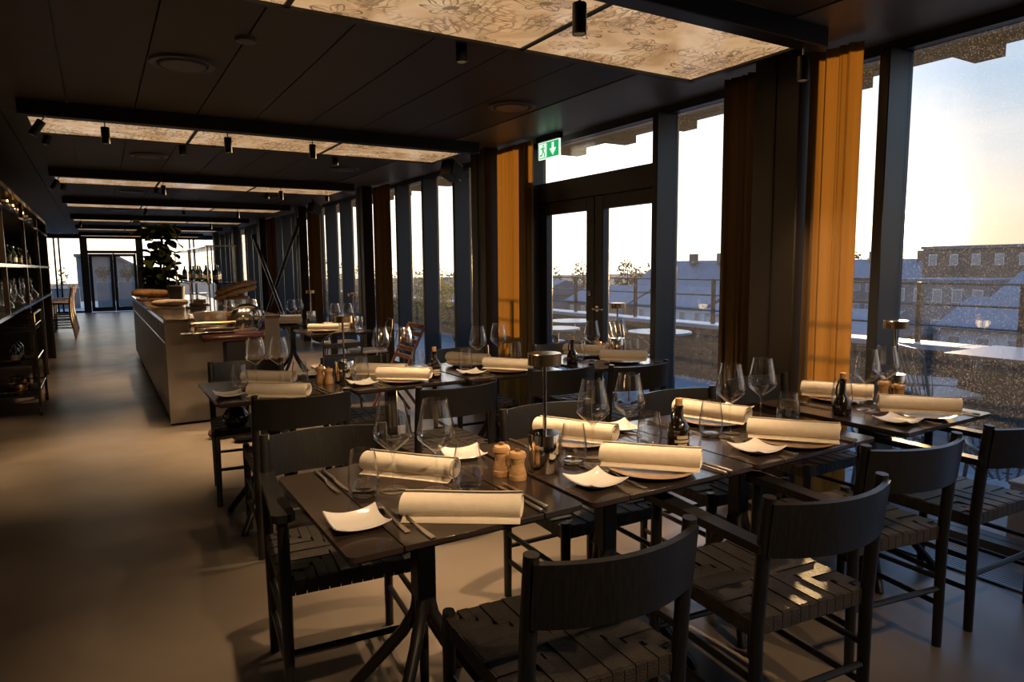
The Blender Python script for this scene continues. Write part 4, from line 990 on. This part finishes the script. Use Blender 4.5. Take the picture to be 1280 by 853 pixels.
# dark jug on the seat
jg = thing('dark_jug', 'glossy dark brown round jug on a chair near the aisle', 'jug', (.66, 4.30, .4595)); MB().lathe([(.0001, 0), (.05, 0), (.072, .03), (.075, .065), (.055, .10), (.03, .12), (.03, .15), (.036, .155), (.026, .155), (.024, .12), (.0001, .115)], 24).build('body', BOTTLE, jg); MB().path([(.03, 0, .145), (.06, 0, .15), (.075, 0, .12), (.066, 0, .09)], .006, 8).build('handle', BOTTLE, jg)

# ================================================================== LEFT SIDE
sh = thing('display_shelving', 'tall dark metal shelving with mirrored back along left wall', 'shelving', (-.63, 5.0, 0))
for y in (0, 2.0, 4.0, 6.0, 8.0):
    MB().box(-.035, 0, y-.02, y+.02, 0 if y > 3 else 1.02, 2.10).build('upright', SHELFM, sh); MB().box(-.78, -.745, y-.02, y+.02, 0, 2.10).build('upright', SHELFM, sh)
MB().box(-.78, 0, -.02, 8.02, 2.10, 2.14).build('top_rail', SHELFM, sh)
for z in (1.04, 1.45, 1.93):
    s = MB().box(-.76, .0, .0, 8.0, z-.02, z).build('shelf', BLACK, sh); MB().box(-.002, .012, 0, 8.0, z-.024, z+.004).build('front_edge', CHROME, s)
MB().box(-.80, -.785, 0, 8.0, .05, 2.08).build('back_mirror', MIRROR, sh)
MB().box(-.78, -.02, 8.02, 8.05, 0, 2.14).build('end_panel', BLACK, sh)
def make_decanter():
    t = thing('glass_decanter', 'x', 'decanter'); MB().lathe([(.0001, 0), (.06, 0), (.085, .03), (.08, .06), (.03, .13), (.02, .20), (.032, .24), (.030, .24), (.018, .20), (.028, .13), (.0001, .02)], 20).build('body', GLASS, t); MB().lathe([(.0001, .21), (.016, .21), (.02, .26), (.0001, .28)], 12).build('stopper', CHROME, t); return Proto(t)
DEC = make_decanter()
for k in range(8): DEC.put((-.72-.12*(k % 2), 7.4+.5*k, 1.0405), 0, '%s glass decanter from near end on the middle shelf at left' % ['first', 'second', 'third', 'fourth', 'fifth', 'sixth', 'seventh', 'eighth'][k], 'decanters on the left shelving')
for k in range(6):
    t = thing('storage_jar', '%s glass storage jar along the top shelf at left' % ['first', 'second', 'third', 'fourth', 'fifth', 'sixth'][k], 'jar', (-.74, 8.2+.55*k, 1.9305), 0, 'jars on the top shelf')
    MB().lathe([(.0001, 0), (.07, 0), (.075, .01), (.075, .105), (.06, .12)], 18).build('body', CLEAN, t); MB().lathe([(.064, .119), (.064, .14), (.0001, .145)], 18).build('lid', BRASS, t)
for k in range(7): WB.put((-.78, 7.6+.6*k, 1.4505), k, '%s bottle from the near end on the upper left shelf' % ['first', 'second', 'third', 'fourth', 'fifth', 'sixth', 'seventh'][k], 'bottles on the left shelving')
# trolley
tr = thing('serving_trolley', 'dark metal serving trolley with castors before the left shelving', 'trolley', (-.78, 8.35, 0))
for x in (-.24, .24):
    for y in (-.46, .46):
        MB().tube((x, y, .09), (x, y, .98), .013, n=8).build('upright', SHELFM, tr)
        c = MB().lathe([(.0001, -.014), (.038, -.014), (.045, -.008), (.045, .008), (.038, .014), (.0001, .014)], 18); c.rot(0, Matrix.Rotation(PI/2, 3, 'Y'), (x, y, .0455)); c.build('castor', BLACK, tr)
for z in (.20, .50, .82):
    s = MB().box(-.23, .23, -.45, .45, z-.012, z).build('tray', BLACK, tr)
    MB().path([(-.24, -.46, z+.05), (.24, -.46, z+.05), (.24, .46, z+.05), (-.24, .46, z+.05)], .008, 6, True).build('guard_rail', CHROME, s)
MB().path([(-.24, -.46, .98), (.24, -.46, .98), (.24, .46, .98), (-.24, .46, .98)], .011, 8, True).build('top_rail', SHELFM, tr)
for k in range(4):
    t = thing('brass_pot', '%s brass pot on the bottom tray of the trolley' % ['first', 'second', 'third', 'fourth'][k], 'pot', (-.70-.07*(k % 2), 8.02+.2*k, .2005), 0, 'brass pots on the trolley'); MB().lathe([(.0001, 0), (.05, 0), (.058, .01), (.058, .10), (.054, .10), (.05, .012), (.0001, .012)], 20).build('body', BRASS, t); MB().lathe([(.057, .1005), (.061, .1005), (.061, .107), (.0001, .118)], 20).build('lid', CHROME, t)
for k in range(3): WB.put((-.72, 8.05+.22*k, .5005), k, '%s bottle on the middle tray of the trolley' % ['nearest', 'middle', 'farthest'][k], 'bottles on the trolley')
# high stools and counter far left
hc = thing('high_counter', 'narrow dark high counter at the far left', 'counter', (-1.12, 18.0, 0)); MB().box(-.3, .22, -2.2, 2.2, 1.02, 1.06, bev=.006).build('top', MILLD, hc)
for y in (-2.1, 0, 2.1): MB().box(-.28, .10, y-.02, y+.02, 0, 1.02).build('support', BLACK, hc)
def make_stool():
    t = thing('bar_stool', 'x', 'stool'); MB().box(-.19, .19, -.19, .19, .70, .74, bev=.012, seg=2).build('seat', MILLD, t)
    for x in (-.16, .16):
        MB().path([(x, .20, 0), (x, .17, .7)], .016, 8).build('front_leg', BLACK, t); MB().path([(x, -.24, 0), (x, -.17, .45), (x, -.17, .72), (x, -.22, 1.05)], .016, 8).build('back_leg', MILLW, t)
    for z in (.22, .4):
        for x in (-.16, .16): MB().tube((x, -.19, z), (x, .19, z), .01, n=6).build('stretcher', BLACK, t)
    MB().sheet(lambda u, v: (-.18+.36*u, -.185-.03*v-.03*(1-(2*u-1)**2), .86+.16*v), 8, 2, -.016).build('backrest', MILLW, t); return Proto(t)
ST = make_stool()
for k in range(4): ST.put((-.68, 16.6+.85*k, 0), PI/2, '%s wooden bar stool from the viewer along the high counter' % ['first', 'second', 'third', 'fourth'][k], 'bar stools at the far left')
# chairs near the two bar-side tables
def make_wirechair():
    t = thing('hairpin_chair', 'x', 'chair'); MB().prism(rrect(.42, .42, .08), .44, .458).build('seat', OUTSEAT, t)
    for q in (0, 1, 2, 3):
        sx, sy = (1 if q % 2 else -1), (1 if q > 1 else -1); MB().path([(.12*sx, .16*sy, .44), (.19*sx, .19*sy, .006), (.17*sx, .20*sy, .006), (.17*sx, .10*sy, .44)], .006, 6).build('hairpin_leg', BLACK, t)
    MB().path([(-.17, -.19, .44), (-.19, -.25, .74), (-.10, -.27, .80), (.10, -.27, .80), (.19, -.25, .74), (.17, -.19, .44)], .008, 6).build('back_frame', BLACK, t)
    for z in (.58, .68): MB().box(-.18, .18, -.262, -.248, z-.02, z+.02).build('back_slat', BLACK, t)
    return Proto(t)
HC = make_wirechair()
HC.put((1.92, 6.45, 0), 0, 'pale seated chair on hairpin legs at nearer bar-side table', 'hairpin chairs by the bar'); HC.put((2.62, 7.55, 0), 1.4, 'pale seated hairpin chair close to the windows', 'hairpin chairs by the bar'); HC.put((2.62, 8.55, 0), 1.6, 'pale seated hairpin chair at the farther bar-side table', 'hairpin chairs by the bar')
fc = thing('slatted_chair', 'reddish wooden folding chair with slatted back near window', 'chair', (2.36, 6.02, 0), 1.54)
for x in (-.2, .2):
    MB().tube((x, -.2, 0), (x, .10, .45), .014, n=8).tube((x, .2, 0), (x, -.22, .86), .014, n=8).build('leg_frame', REDW, fc)
for k in range(5): MB().box(-.20, .20, -.16+k*.075, -.10+k*.075, .445, .463, bev=.003).build('seat_slat', REDW, fc)
for k in range(5):
    z = .56+k*.07; MB().box(-.2, .2, -.075-(z-.55)*.48-.008, -.075-(z-.55)*.48+.008, z-.022, z+.022, bev=.003).build('back_slat', REDW, fc)

# ================================================================== TERRACE
tf = struct('floor_terrace', 'grey paved terrace outside the windows')
MB().box(3.76, 6.6, YB-4, 34, -.30, -.045).build('sub_base', MORT, tf)
pm = MB().box(-.297, .297, -.297, .297, -.044, -.015, bev=.004).mesh('paver', TERR)
for i in range(5):
    for j in range(26):
        place(pm, 'paver', tf, (4.06+.6*i - .005, -1.2+.6*j, 0))
MB().box(3.765, 6.75, 14.5, 34, -.044, -.015).build('paving_beyond', TERR, tf)
MB().box(-6, 3.765, YE+.14, 36, -.30, -.015).build('end_paving', TERR, tf)
# parapet
pw_ = struct('wall_parapet', 'low dark brick parapet with pale coping around the terrace')
MB().box(6.335, 6.55, YB-4, 34, -.04, .62).build('wall_core', MORT, pw_)
br = MB().box(0, .022, -.172, .172, 0, .072, bev=.004).mesh('brick', BRICK)
cnt = 0
for r in range(8):
    for j in range(36):
        y = .3 + j*.352 + (.176 if r % 2 else 0)
        place(br, 'brick', pw_, (6.313 + random.uniform(0, .006), y, -.012+r*.079)); cnt += 1
for j in range(22): MB().box(6.28, 6.60, -3+j*1.5+.003, -3+(j+1)*1.5-.003, .62, .672, bev=.006).build('coping_stone', CAP, pw_)
rl = thing('terrace_railing', 'thin dark steel railing standing on the terrace parapet', 'railing')
for y in (-1.6, -.2, 1.2, 2.6, 3.42, 4.7, 5.88, 7.3, 8.7, 10.1, 11.5, 12.9): MB().box(6.425, 6.465, y-.018, y+.018, .672, 1.22).build('post', RAIL, rl)
for z in (.83, 1.02, 1.21): MB().tube((6.445, -2, z), (6.445, 13, z), .0095, n=8).build('rail', RAIL, rl)
# gravel edge
b = MB()
for k in range(420):
    x, y, s = random.uniform(6.08, 6.29), random.uniform(1, 11), random.uniform(.012, .03)
    b.add([(x-s, y, -.01), (x+s, y, -.01), (x, y-s, -.01), (x, y+s, -.01), (x, y, -.01+s*.9)], [(0, 2, 4), (2, 1, 4), (1, 3, 4), (3, 0, 4)])
o = b.build('gravel', CAP); tag(o, 'strip of pale gravel along the foot of the parapet', 'gravel', None, 'stuff')
# terrace tables and chairs
def otable(name, x, y, w, d, label, rnd=False):
    t = thing(name, label, 'outdoor table', (x, y, -.0145), 0, 'terrace tables')
    MB().prism([(w/2*math.cos(a*PI/16), w/2*math.sin(a*PI/16)) for a in range(32)] if rnd else rrect(w, d, .03), .735, .755).build('top', OUTTOP, t)
    MB().tube((0, 0, .02), (0, 0, .735), .028, n=12).build('column', RAIL, t)
    for k in range(4):
        a = PI/4+k*PI/2; MB().path([(0, 0, .10), (.26*math.cos(a), .26*math.sin(a), .02), (.27*math.cos(a), .27*math.sin(a), .0)], .016, 8).build('foot', RAIL, t)
        MB().tube((.02*math.cos(a), .02*math.sin(a), .55), (.25*math.cos(a), .25*math.sin(a), .735), .008, n=6).build('strut', RAIL, t)
otable('terrace_table', 5.66, 2.30, .80, .62, 'pale blue metal terrace table at right beyond the window')
otable('terrace_table', 4.86, 6.62, .62, .62, 'pale round terrace table seen through the left door leaf', True)
otable('terrace_table', 4.75, 5.02, .62, .62, 'pale round terrace table seen through the right door leaf', True)
otable('terrace_table', 4.15, 5.95, .50, .50, 'small low-looking round terrace table close to the doors', True)
def make_ochair():
    t = thing('wire_chair', 'x', 'outdoor chair'); MB().prism(rrect(.44, .42, .07), .435, .450).build('seat', OUTSEAT, t)
    MB().path([(-.20, -.19, .44), (-.235, -.27, .74), (-.20, -.30, .79), (0, -.325, .80), (.20, -.30, .79), (.235, -.27, .74), (.20, -.19, .44)], .010, 8).build('back_frame', WIRE, t)
    for k in range(7):
        u = k/6*2-1; MB().tube((.17*u, -.20, .445), (.205*u, -.325+.03*u*u, .795-.006*abs(u)), .0055, n=6).build('back_wire', WIRE, t)
    for sx in (-1, 1):
        for sy in (-1, 1): MB().tube((.18*sx, .17*sy, .435), (.22*sx, .22*sy, 0), .010, n=8).build('leg', WIRE, t)
        MB().tube((.19*sx, -.19, .22), (.19*sx, .19, .22), .006, n=6).build('brace', WIRE, t)
    return Proto(t)
OC = make_ochair()
OC.put((5.36, 2.66, -.0145), -2.15, 'wire-backed terrace chair pulled up to the pale blue table', 'wire-backed terrace chairs')
OC.put((5.80, 2.98, -.0145), -2.7, 'wire-backed terrace chair behind the pale blue table', 'wire-backed terrace chairs')
OC.put((6.0, 1.78, -.0145), .6, 'wire-backed terrace chair at the right picture edge', 'wire-backed terrace chairs')
OC.put((4.95, 7.35, -.0145), 3.0, 'wire-backed terrace chair beyond the terrace doors', 'wire-backed terrace chairs')
OC.put((4.85, 5.62, -.0145), 3.3, 'wire-backed terrace chair seen through right door leaf', 'wire-backed terrace chairs')
def make_rope():
    t = thing('rope_lounger', 'x', 'outdoor chair')
    ring = [(.26*math.cos(a), .20*math.sin(a)*(1 if math.sin(a) > 0 else 1.2), .33+.05*math.sin(a)) for a in [2*PI*k/20 for k in range(20)]]
    MB().path(ring, .014, 8, True).build('rim', RAIL, t)
    for k in range(26):
        a = 2*PI*k/26; c, s = math.cos(a), math.sin(a)
        MB().path([(.26*c, .22*s, .33+.05*s), (.235*c, .19*s, .25), (.17*c, .14*s, .20), (.03*c, .03*s, .19)], .008, 6).build('cord', ROPE, t)
    for sx in (-1, 1):
        for sy in (-1, 1): MB().tube((.19*sx, .15*sy, .33), (.21*sx, .18*sy, 0), .011, n=8).build('leg', RAIL, t)
    return Proto(t)
RP = make_rope()
RP.put((4.14, 2.32, -.0145), .4, 'low rope-strung terrace seat behind the armless chair', 'rope terrace seats'); RP.put((4.42, 1.80, -.0145), .2, 'low rope-strung terrace seat nearer the right picture edge', 'rope terrace seats')
tb = thing('wooden_box', 'tan wooden box on the terrace at the right picture edge', 'box', (4.02, 1.42, -.0145)); MB().box(-.16, .16, -.14, .14, 0, .30, bev=.006).build('body', TAN, tb); MB().box(-.165, .165, -.145, .145, .30, .32, bev=.004).build('lid', TAN, tb)

# ================================================================== PLANTS
def foliage(n, rx, ry, rz, cz, s, shell=.35):
    b = MB()
    for k in range(n):
        while True:
            p = Vector((random.uniform(-1, 1), random.uniform(-1, 1), random.uniform(-1, 1)))
            if shell < p.length < 1: break
        p = Vector((p.x*rx, p.y*ry, cz + p.z*rz)); u = Vector((random.gauss(0, 1), random.gauss(0, 1), random.gauss(0, 1))).normalized(); w = u.orthogonal().normalized()
        q = s*random.uniform(.6, 1.3)
        b.add([p-u*q, p+w*q*.45, p+u*q, p-w*q*.45], [(0, 1, 2, 3)])
    return b
def shrub(x, y, r, h, label, mt, n=500, s=.035, z0=-.0145, name='shrub', group='terrace shrubs', cat='shrub'):
    t = thing(name, label, cat, (x, y, z0), random.uniform(0, 6), group)
    f = foliage(n, r, r, h*.42, h*.58, s).build('foliage', mt, t, 0); f['kind'] = 'stuff'
    b = MB()
    for k in range(7):
        a = 2*PI*k/7; b.path([(.03*math.cos(a), .03*math.sin(a), 0), (.3*r*math.cos(a), .3*r*math.sin(a), h*.35), (.75*r*math.cos(a), .75*r*math.sin(a), h*.75)], [.012, .009, .004], 5)
    b.build('stems', BARK, t)
for k, (x, y, r, h) in enumerate(((5.85, 10.6, .38, 1.15), (5.8, 11.6, .42, 1.3), (5.9, 12.6, .42, 1.25), (5.8, 13.6, .45, 1.35), (5.9, 14.8, .5, 1.4), (5.8, 16.1, .55, 1.5), (5.8, 17.6, .6, 1.6), (5.9, 19.4, .6, 1.7), (5.9, 21.5, .7, 1.8))):
    shrub(6.19-r, y, r, h, '%s yellow-green shrub along the terrace parapet, counting away from viewer' % ['first', 'second', 'third', 'fourth', 'fifth', 'sixth', 'seventh', 'eighth', 'ninth'][k], LEAFY, 520, .04)
# end terrace planters
for k, (a, b_, l) in enumerate(((-.02, .53, 'left slate planter box outside the far door'), (.68, 1.36, 'right slate planter box outside the far door'))):
    t = thing('planter_box', l, 'planter', ((a+b_)/2, 30.2, -.0145), 0, 'slate planters'); w = (b_-a)/2
    MB().box(-w, w, -.3, .3, 0, .93, bev=.01).build('box', PLANTER, t); MB().box(-w+.04, w-.04, -.26, .26, .925, .94).build('soil', BARK, t)
    shrub((a+b_)/2, 30.2, .30, .62, 'loose dark plant in the %s planter outside far door' % ('left', 'right')[k], LEAFB, 260, .05, .93, 'planter_plant', 'plants in the slate planters', 'plant')
t = thing('bench_block', 'slate coloured low block outside the far left window', 'planter', (-1.0, 30.2, -.0145)); MB().box(-.55, .42, -.3, .3, 0, .70, bev=.01).build('block', PLANTER, t); MB().box(-.57, .44, -.32, .32, .70, .74, bev=.006).build('lid', PLANTER, t)
# grey gabled building beyond the end
gb = thing('gabled_building', 'grey building with a long sloping roof beyond the far door', 'building', (0, 44, -6))
MB().prism([(-.9, 0), (3.4, 0), (3.4, 6.6), (.85, 8.1), (-.9, 8.1)], 0, 9, 'y').build('walls', BLD1, gb)
MB().prism([(.80, 8.15), (3.7, 6.45), (3.7, 6.6), (.85, 8.28)], -.2, 9.2, 'y').build('roof', ROOFB, gb)
MB().box(-1.0, .9, -.2, 9.2, 8.1, 8.25).build('flat_roof', ROOFB, gb)

# ================================================================== CITY
o = MB().box(14, 900, -500, 900, -14.5, -14).build('ground_city', GROUND); o['kind'] = 'structure'; o['label'] = 'distant ground beneath the city'
o = MB().box(-300, 14, 36, 900, -14.5, -14).build('ground_end', GROUND); o['kind'] = 'structure'; o['label'] = 'distant ground beyond the far end'
wmesh = {}
def building(x, y0, y1, top, depth, mt, label, rows, cols, roof=None, ww=.9, wh=1.3, chim=0, dz=3.0):
    t = thing('city_building', label, 'building', (x, (y0+y1)/2, -14), 0, 'buildings across the city'); h = top+14; L = (y1-y0)/2
    body_h = h - (roof or 0)
    MB().box(0, depth, -L, L, 0, body_h).build('walls', mt, t)
    if roof: MB().prism([(-.6, body_h-.05), (depth*.5, h), (depth+.6, body_h-.05)], -L-.3, L+.3, 'y').build('roof', ROOFB, t)
    else: MB().box(-.2, depth+.2, -L-.2, L+.2, body_h, body_h+.35).build('roof_edge', ROOFB, t)
    key = (ww, wh)
    if key not in wmesh: wmesh[key] = (MB().box(-.06, .02, -ww/2, ww/2, 0, wh).mesh('window_frame', CAP), MB().box(-.08, -.06, -ww/2+.08, ww/2-.08, .08, wh-.08).mesh('window_pane', WING))
    for r in range(rows):
        for c in range(cols):
            y = -L + (c+.5)*2*L/cols; z = body_h - 1.9 - r*dz
            f = place(wmesh[key][0], 'window', t, (0, y, z)); place(wmesh[key][1], 'pane', f)
    for c in range(chim):
        y = -L + (c+.5)*2*L/chim; MB().box(depth*.4, depth*.4+.9, y-.6, y+.6, h-.6, h+1.1).build('chimney', BLD2, t)
building(84, 12, 44.5, 2.9, 16, BLD2, 'long flat roofed brown building below the sun at right', 3, 14)
building(62, 14, 27, .6, 10, BLD1, 'grey building in front of the long brown one', 2, 6, 2.2)
building(52, 18.5, 26, -1.2, 9, BLD3, 'pale house at the lower right beyond the railing', 2, 4, 2.0)
building(44, 27, 34, -2.0, 9, BLD2, 'low dark brown house beyond the railing', 1, 4, 1.8)
building(70, 31, 40, -.6, 9, BLD1, 'grey block right of the tall window mullion', 2, 5)
building(90, 47, 60.5, 1.9, 12, BLD1, 'slate grey block behind the narrow window strip', 3, 8, 2.5, chim=2)
building(80, 62, 92, 2.0, 14, BLD1, 'blue-grey slate roofed row with chimneys beyond the window by the curtain', 2, 12, 5.0, chim=5)
building(58, 44, 54, -2.2, 9, BLD3, 'white rendered house beneath the slate roofed row', 2, 5, 1.8)
building(60, 56, 68, -1.4, 10, BLD3, 'pale house seen through the right door leaf', 2, 5, 2.2)
building(62, 72, 86, -1.6, 10, BLD2, 'brown roofed house seen through the left door leaf', 1, 5, 2.4)
building(60, 92, 120, -1.0, 12, BLD1, 'grey house left of the terrace doors', 2, 8, 2.4)
# far roof aerial on the brown building
ar = thing('roof_mast', 'small dark mast on the roof of the brown building', 'mast', (88, 31.0, 3.25)); MB().tube((0, 0, 0), (0, 0, 2.4), .09, n=6).build('pole', RAIL, ar); MB().box(-.1, .1, -.5, .5, 1.6, 1.75).box(-.1, .1, -.4, .4, 2.1, 2.25).build('crossbar', RAIL, ar)
def tree(x, y, base, top, r, label, n=500, s=.45):
    t = thing('city_tree', label, 'tree', (x, y, base), random.uniform(0, 6), 'distant trees'); h = top-base
    MB().path([(0, 0, 0), (.2, 0, h*.5), (0, .1, h*.85)], [.35, .25, .1], 6).build('trunk', BARK, t)
    f = foliage(n, r, r, h*.36, h*.63, s, .2).build('crown', LEAFB, t, 0); f['kind'] = 'stuff'
TL = [(106, 60, 2.9, 3.0, 'distant tree left of the brown building under the sun'), (108, 68, 3.4, 3.2, 'distant tree seen in the narrow window strip'),
      (104, 114, 1.9, 3.6, 'first distant tree through right door leaf'), (106, 123, 2.9, 3.0, 'second distant tree through right door leaf'), (104, 131.5, 2.2, 3.4, 'distant tree behind the door meeting stile'),
      (106, 140, 2.7, 3.6, 'distant bushy tree in the right of left door leaf'), (102, 149, 2.3, 4.0, 'distant bushy tree in the left of left door leaf'), (94, 163, 2.2, 5, 'distant tree left of the terrace doors'),
      (84, 184, 2.4, 6, 'distant tree behind the bright window bay')]
for x, y, tp, r, l in TL: tree(x, y, -14, tp, r, l)
for k, (x, y, tp, r) in enumerate(((-3.6, 62, 1.2, .9), (-2.1, 60, 1.9, .6), (-.9, 63, 1.3, .55), (-5.9, 60, 1.2, 1.2), (5.2, 62, .9, 1.2))):
    tree(x, y, -12, tp, r, '%s distant tree from the left beyond the end wall' % ['second', 'third', 'fourth', 'first', 'fifth'][k], 320, .16)
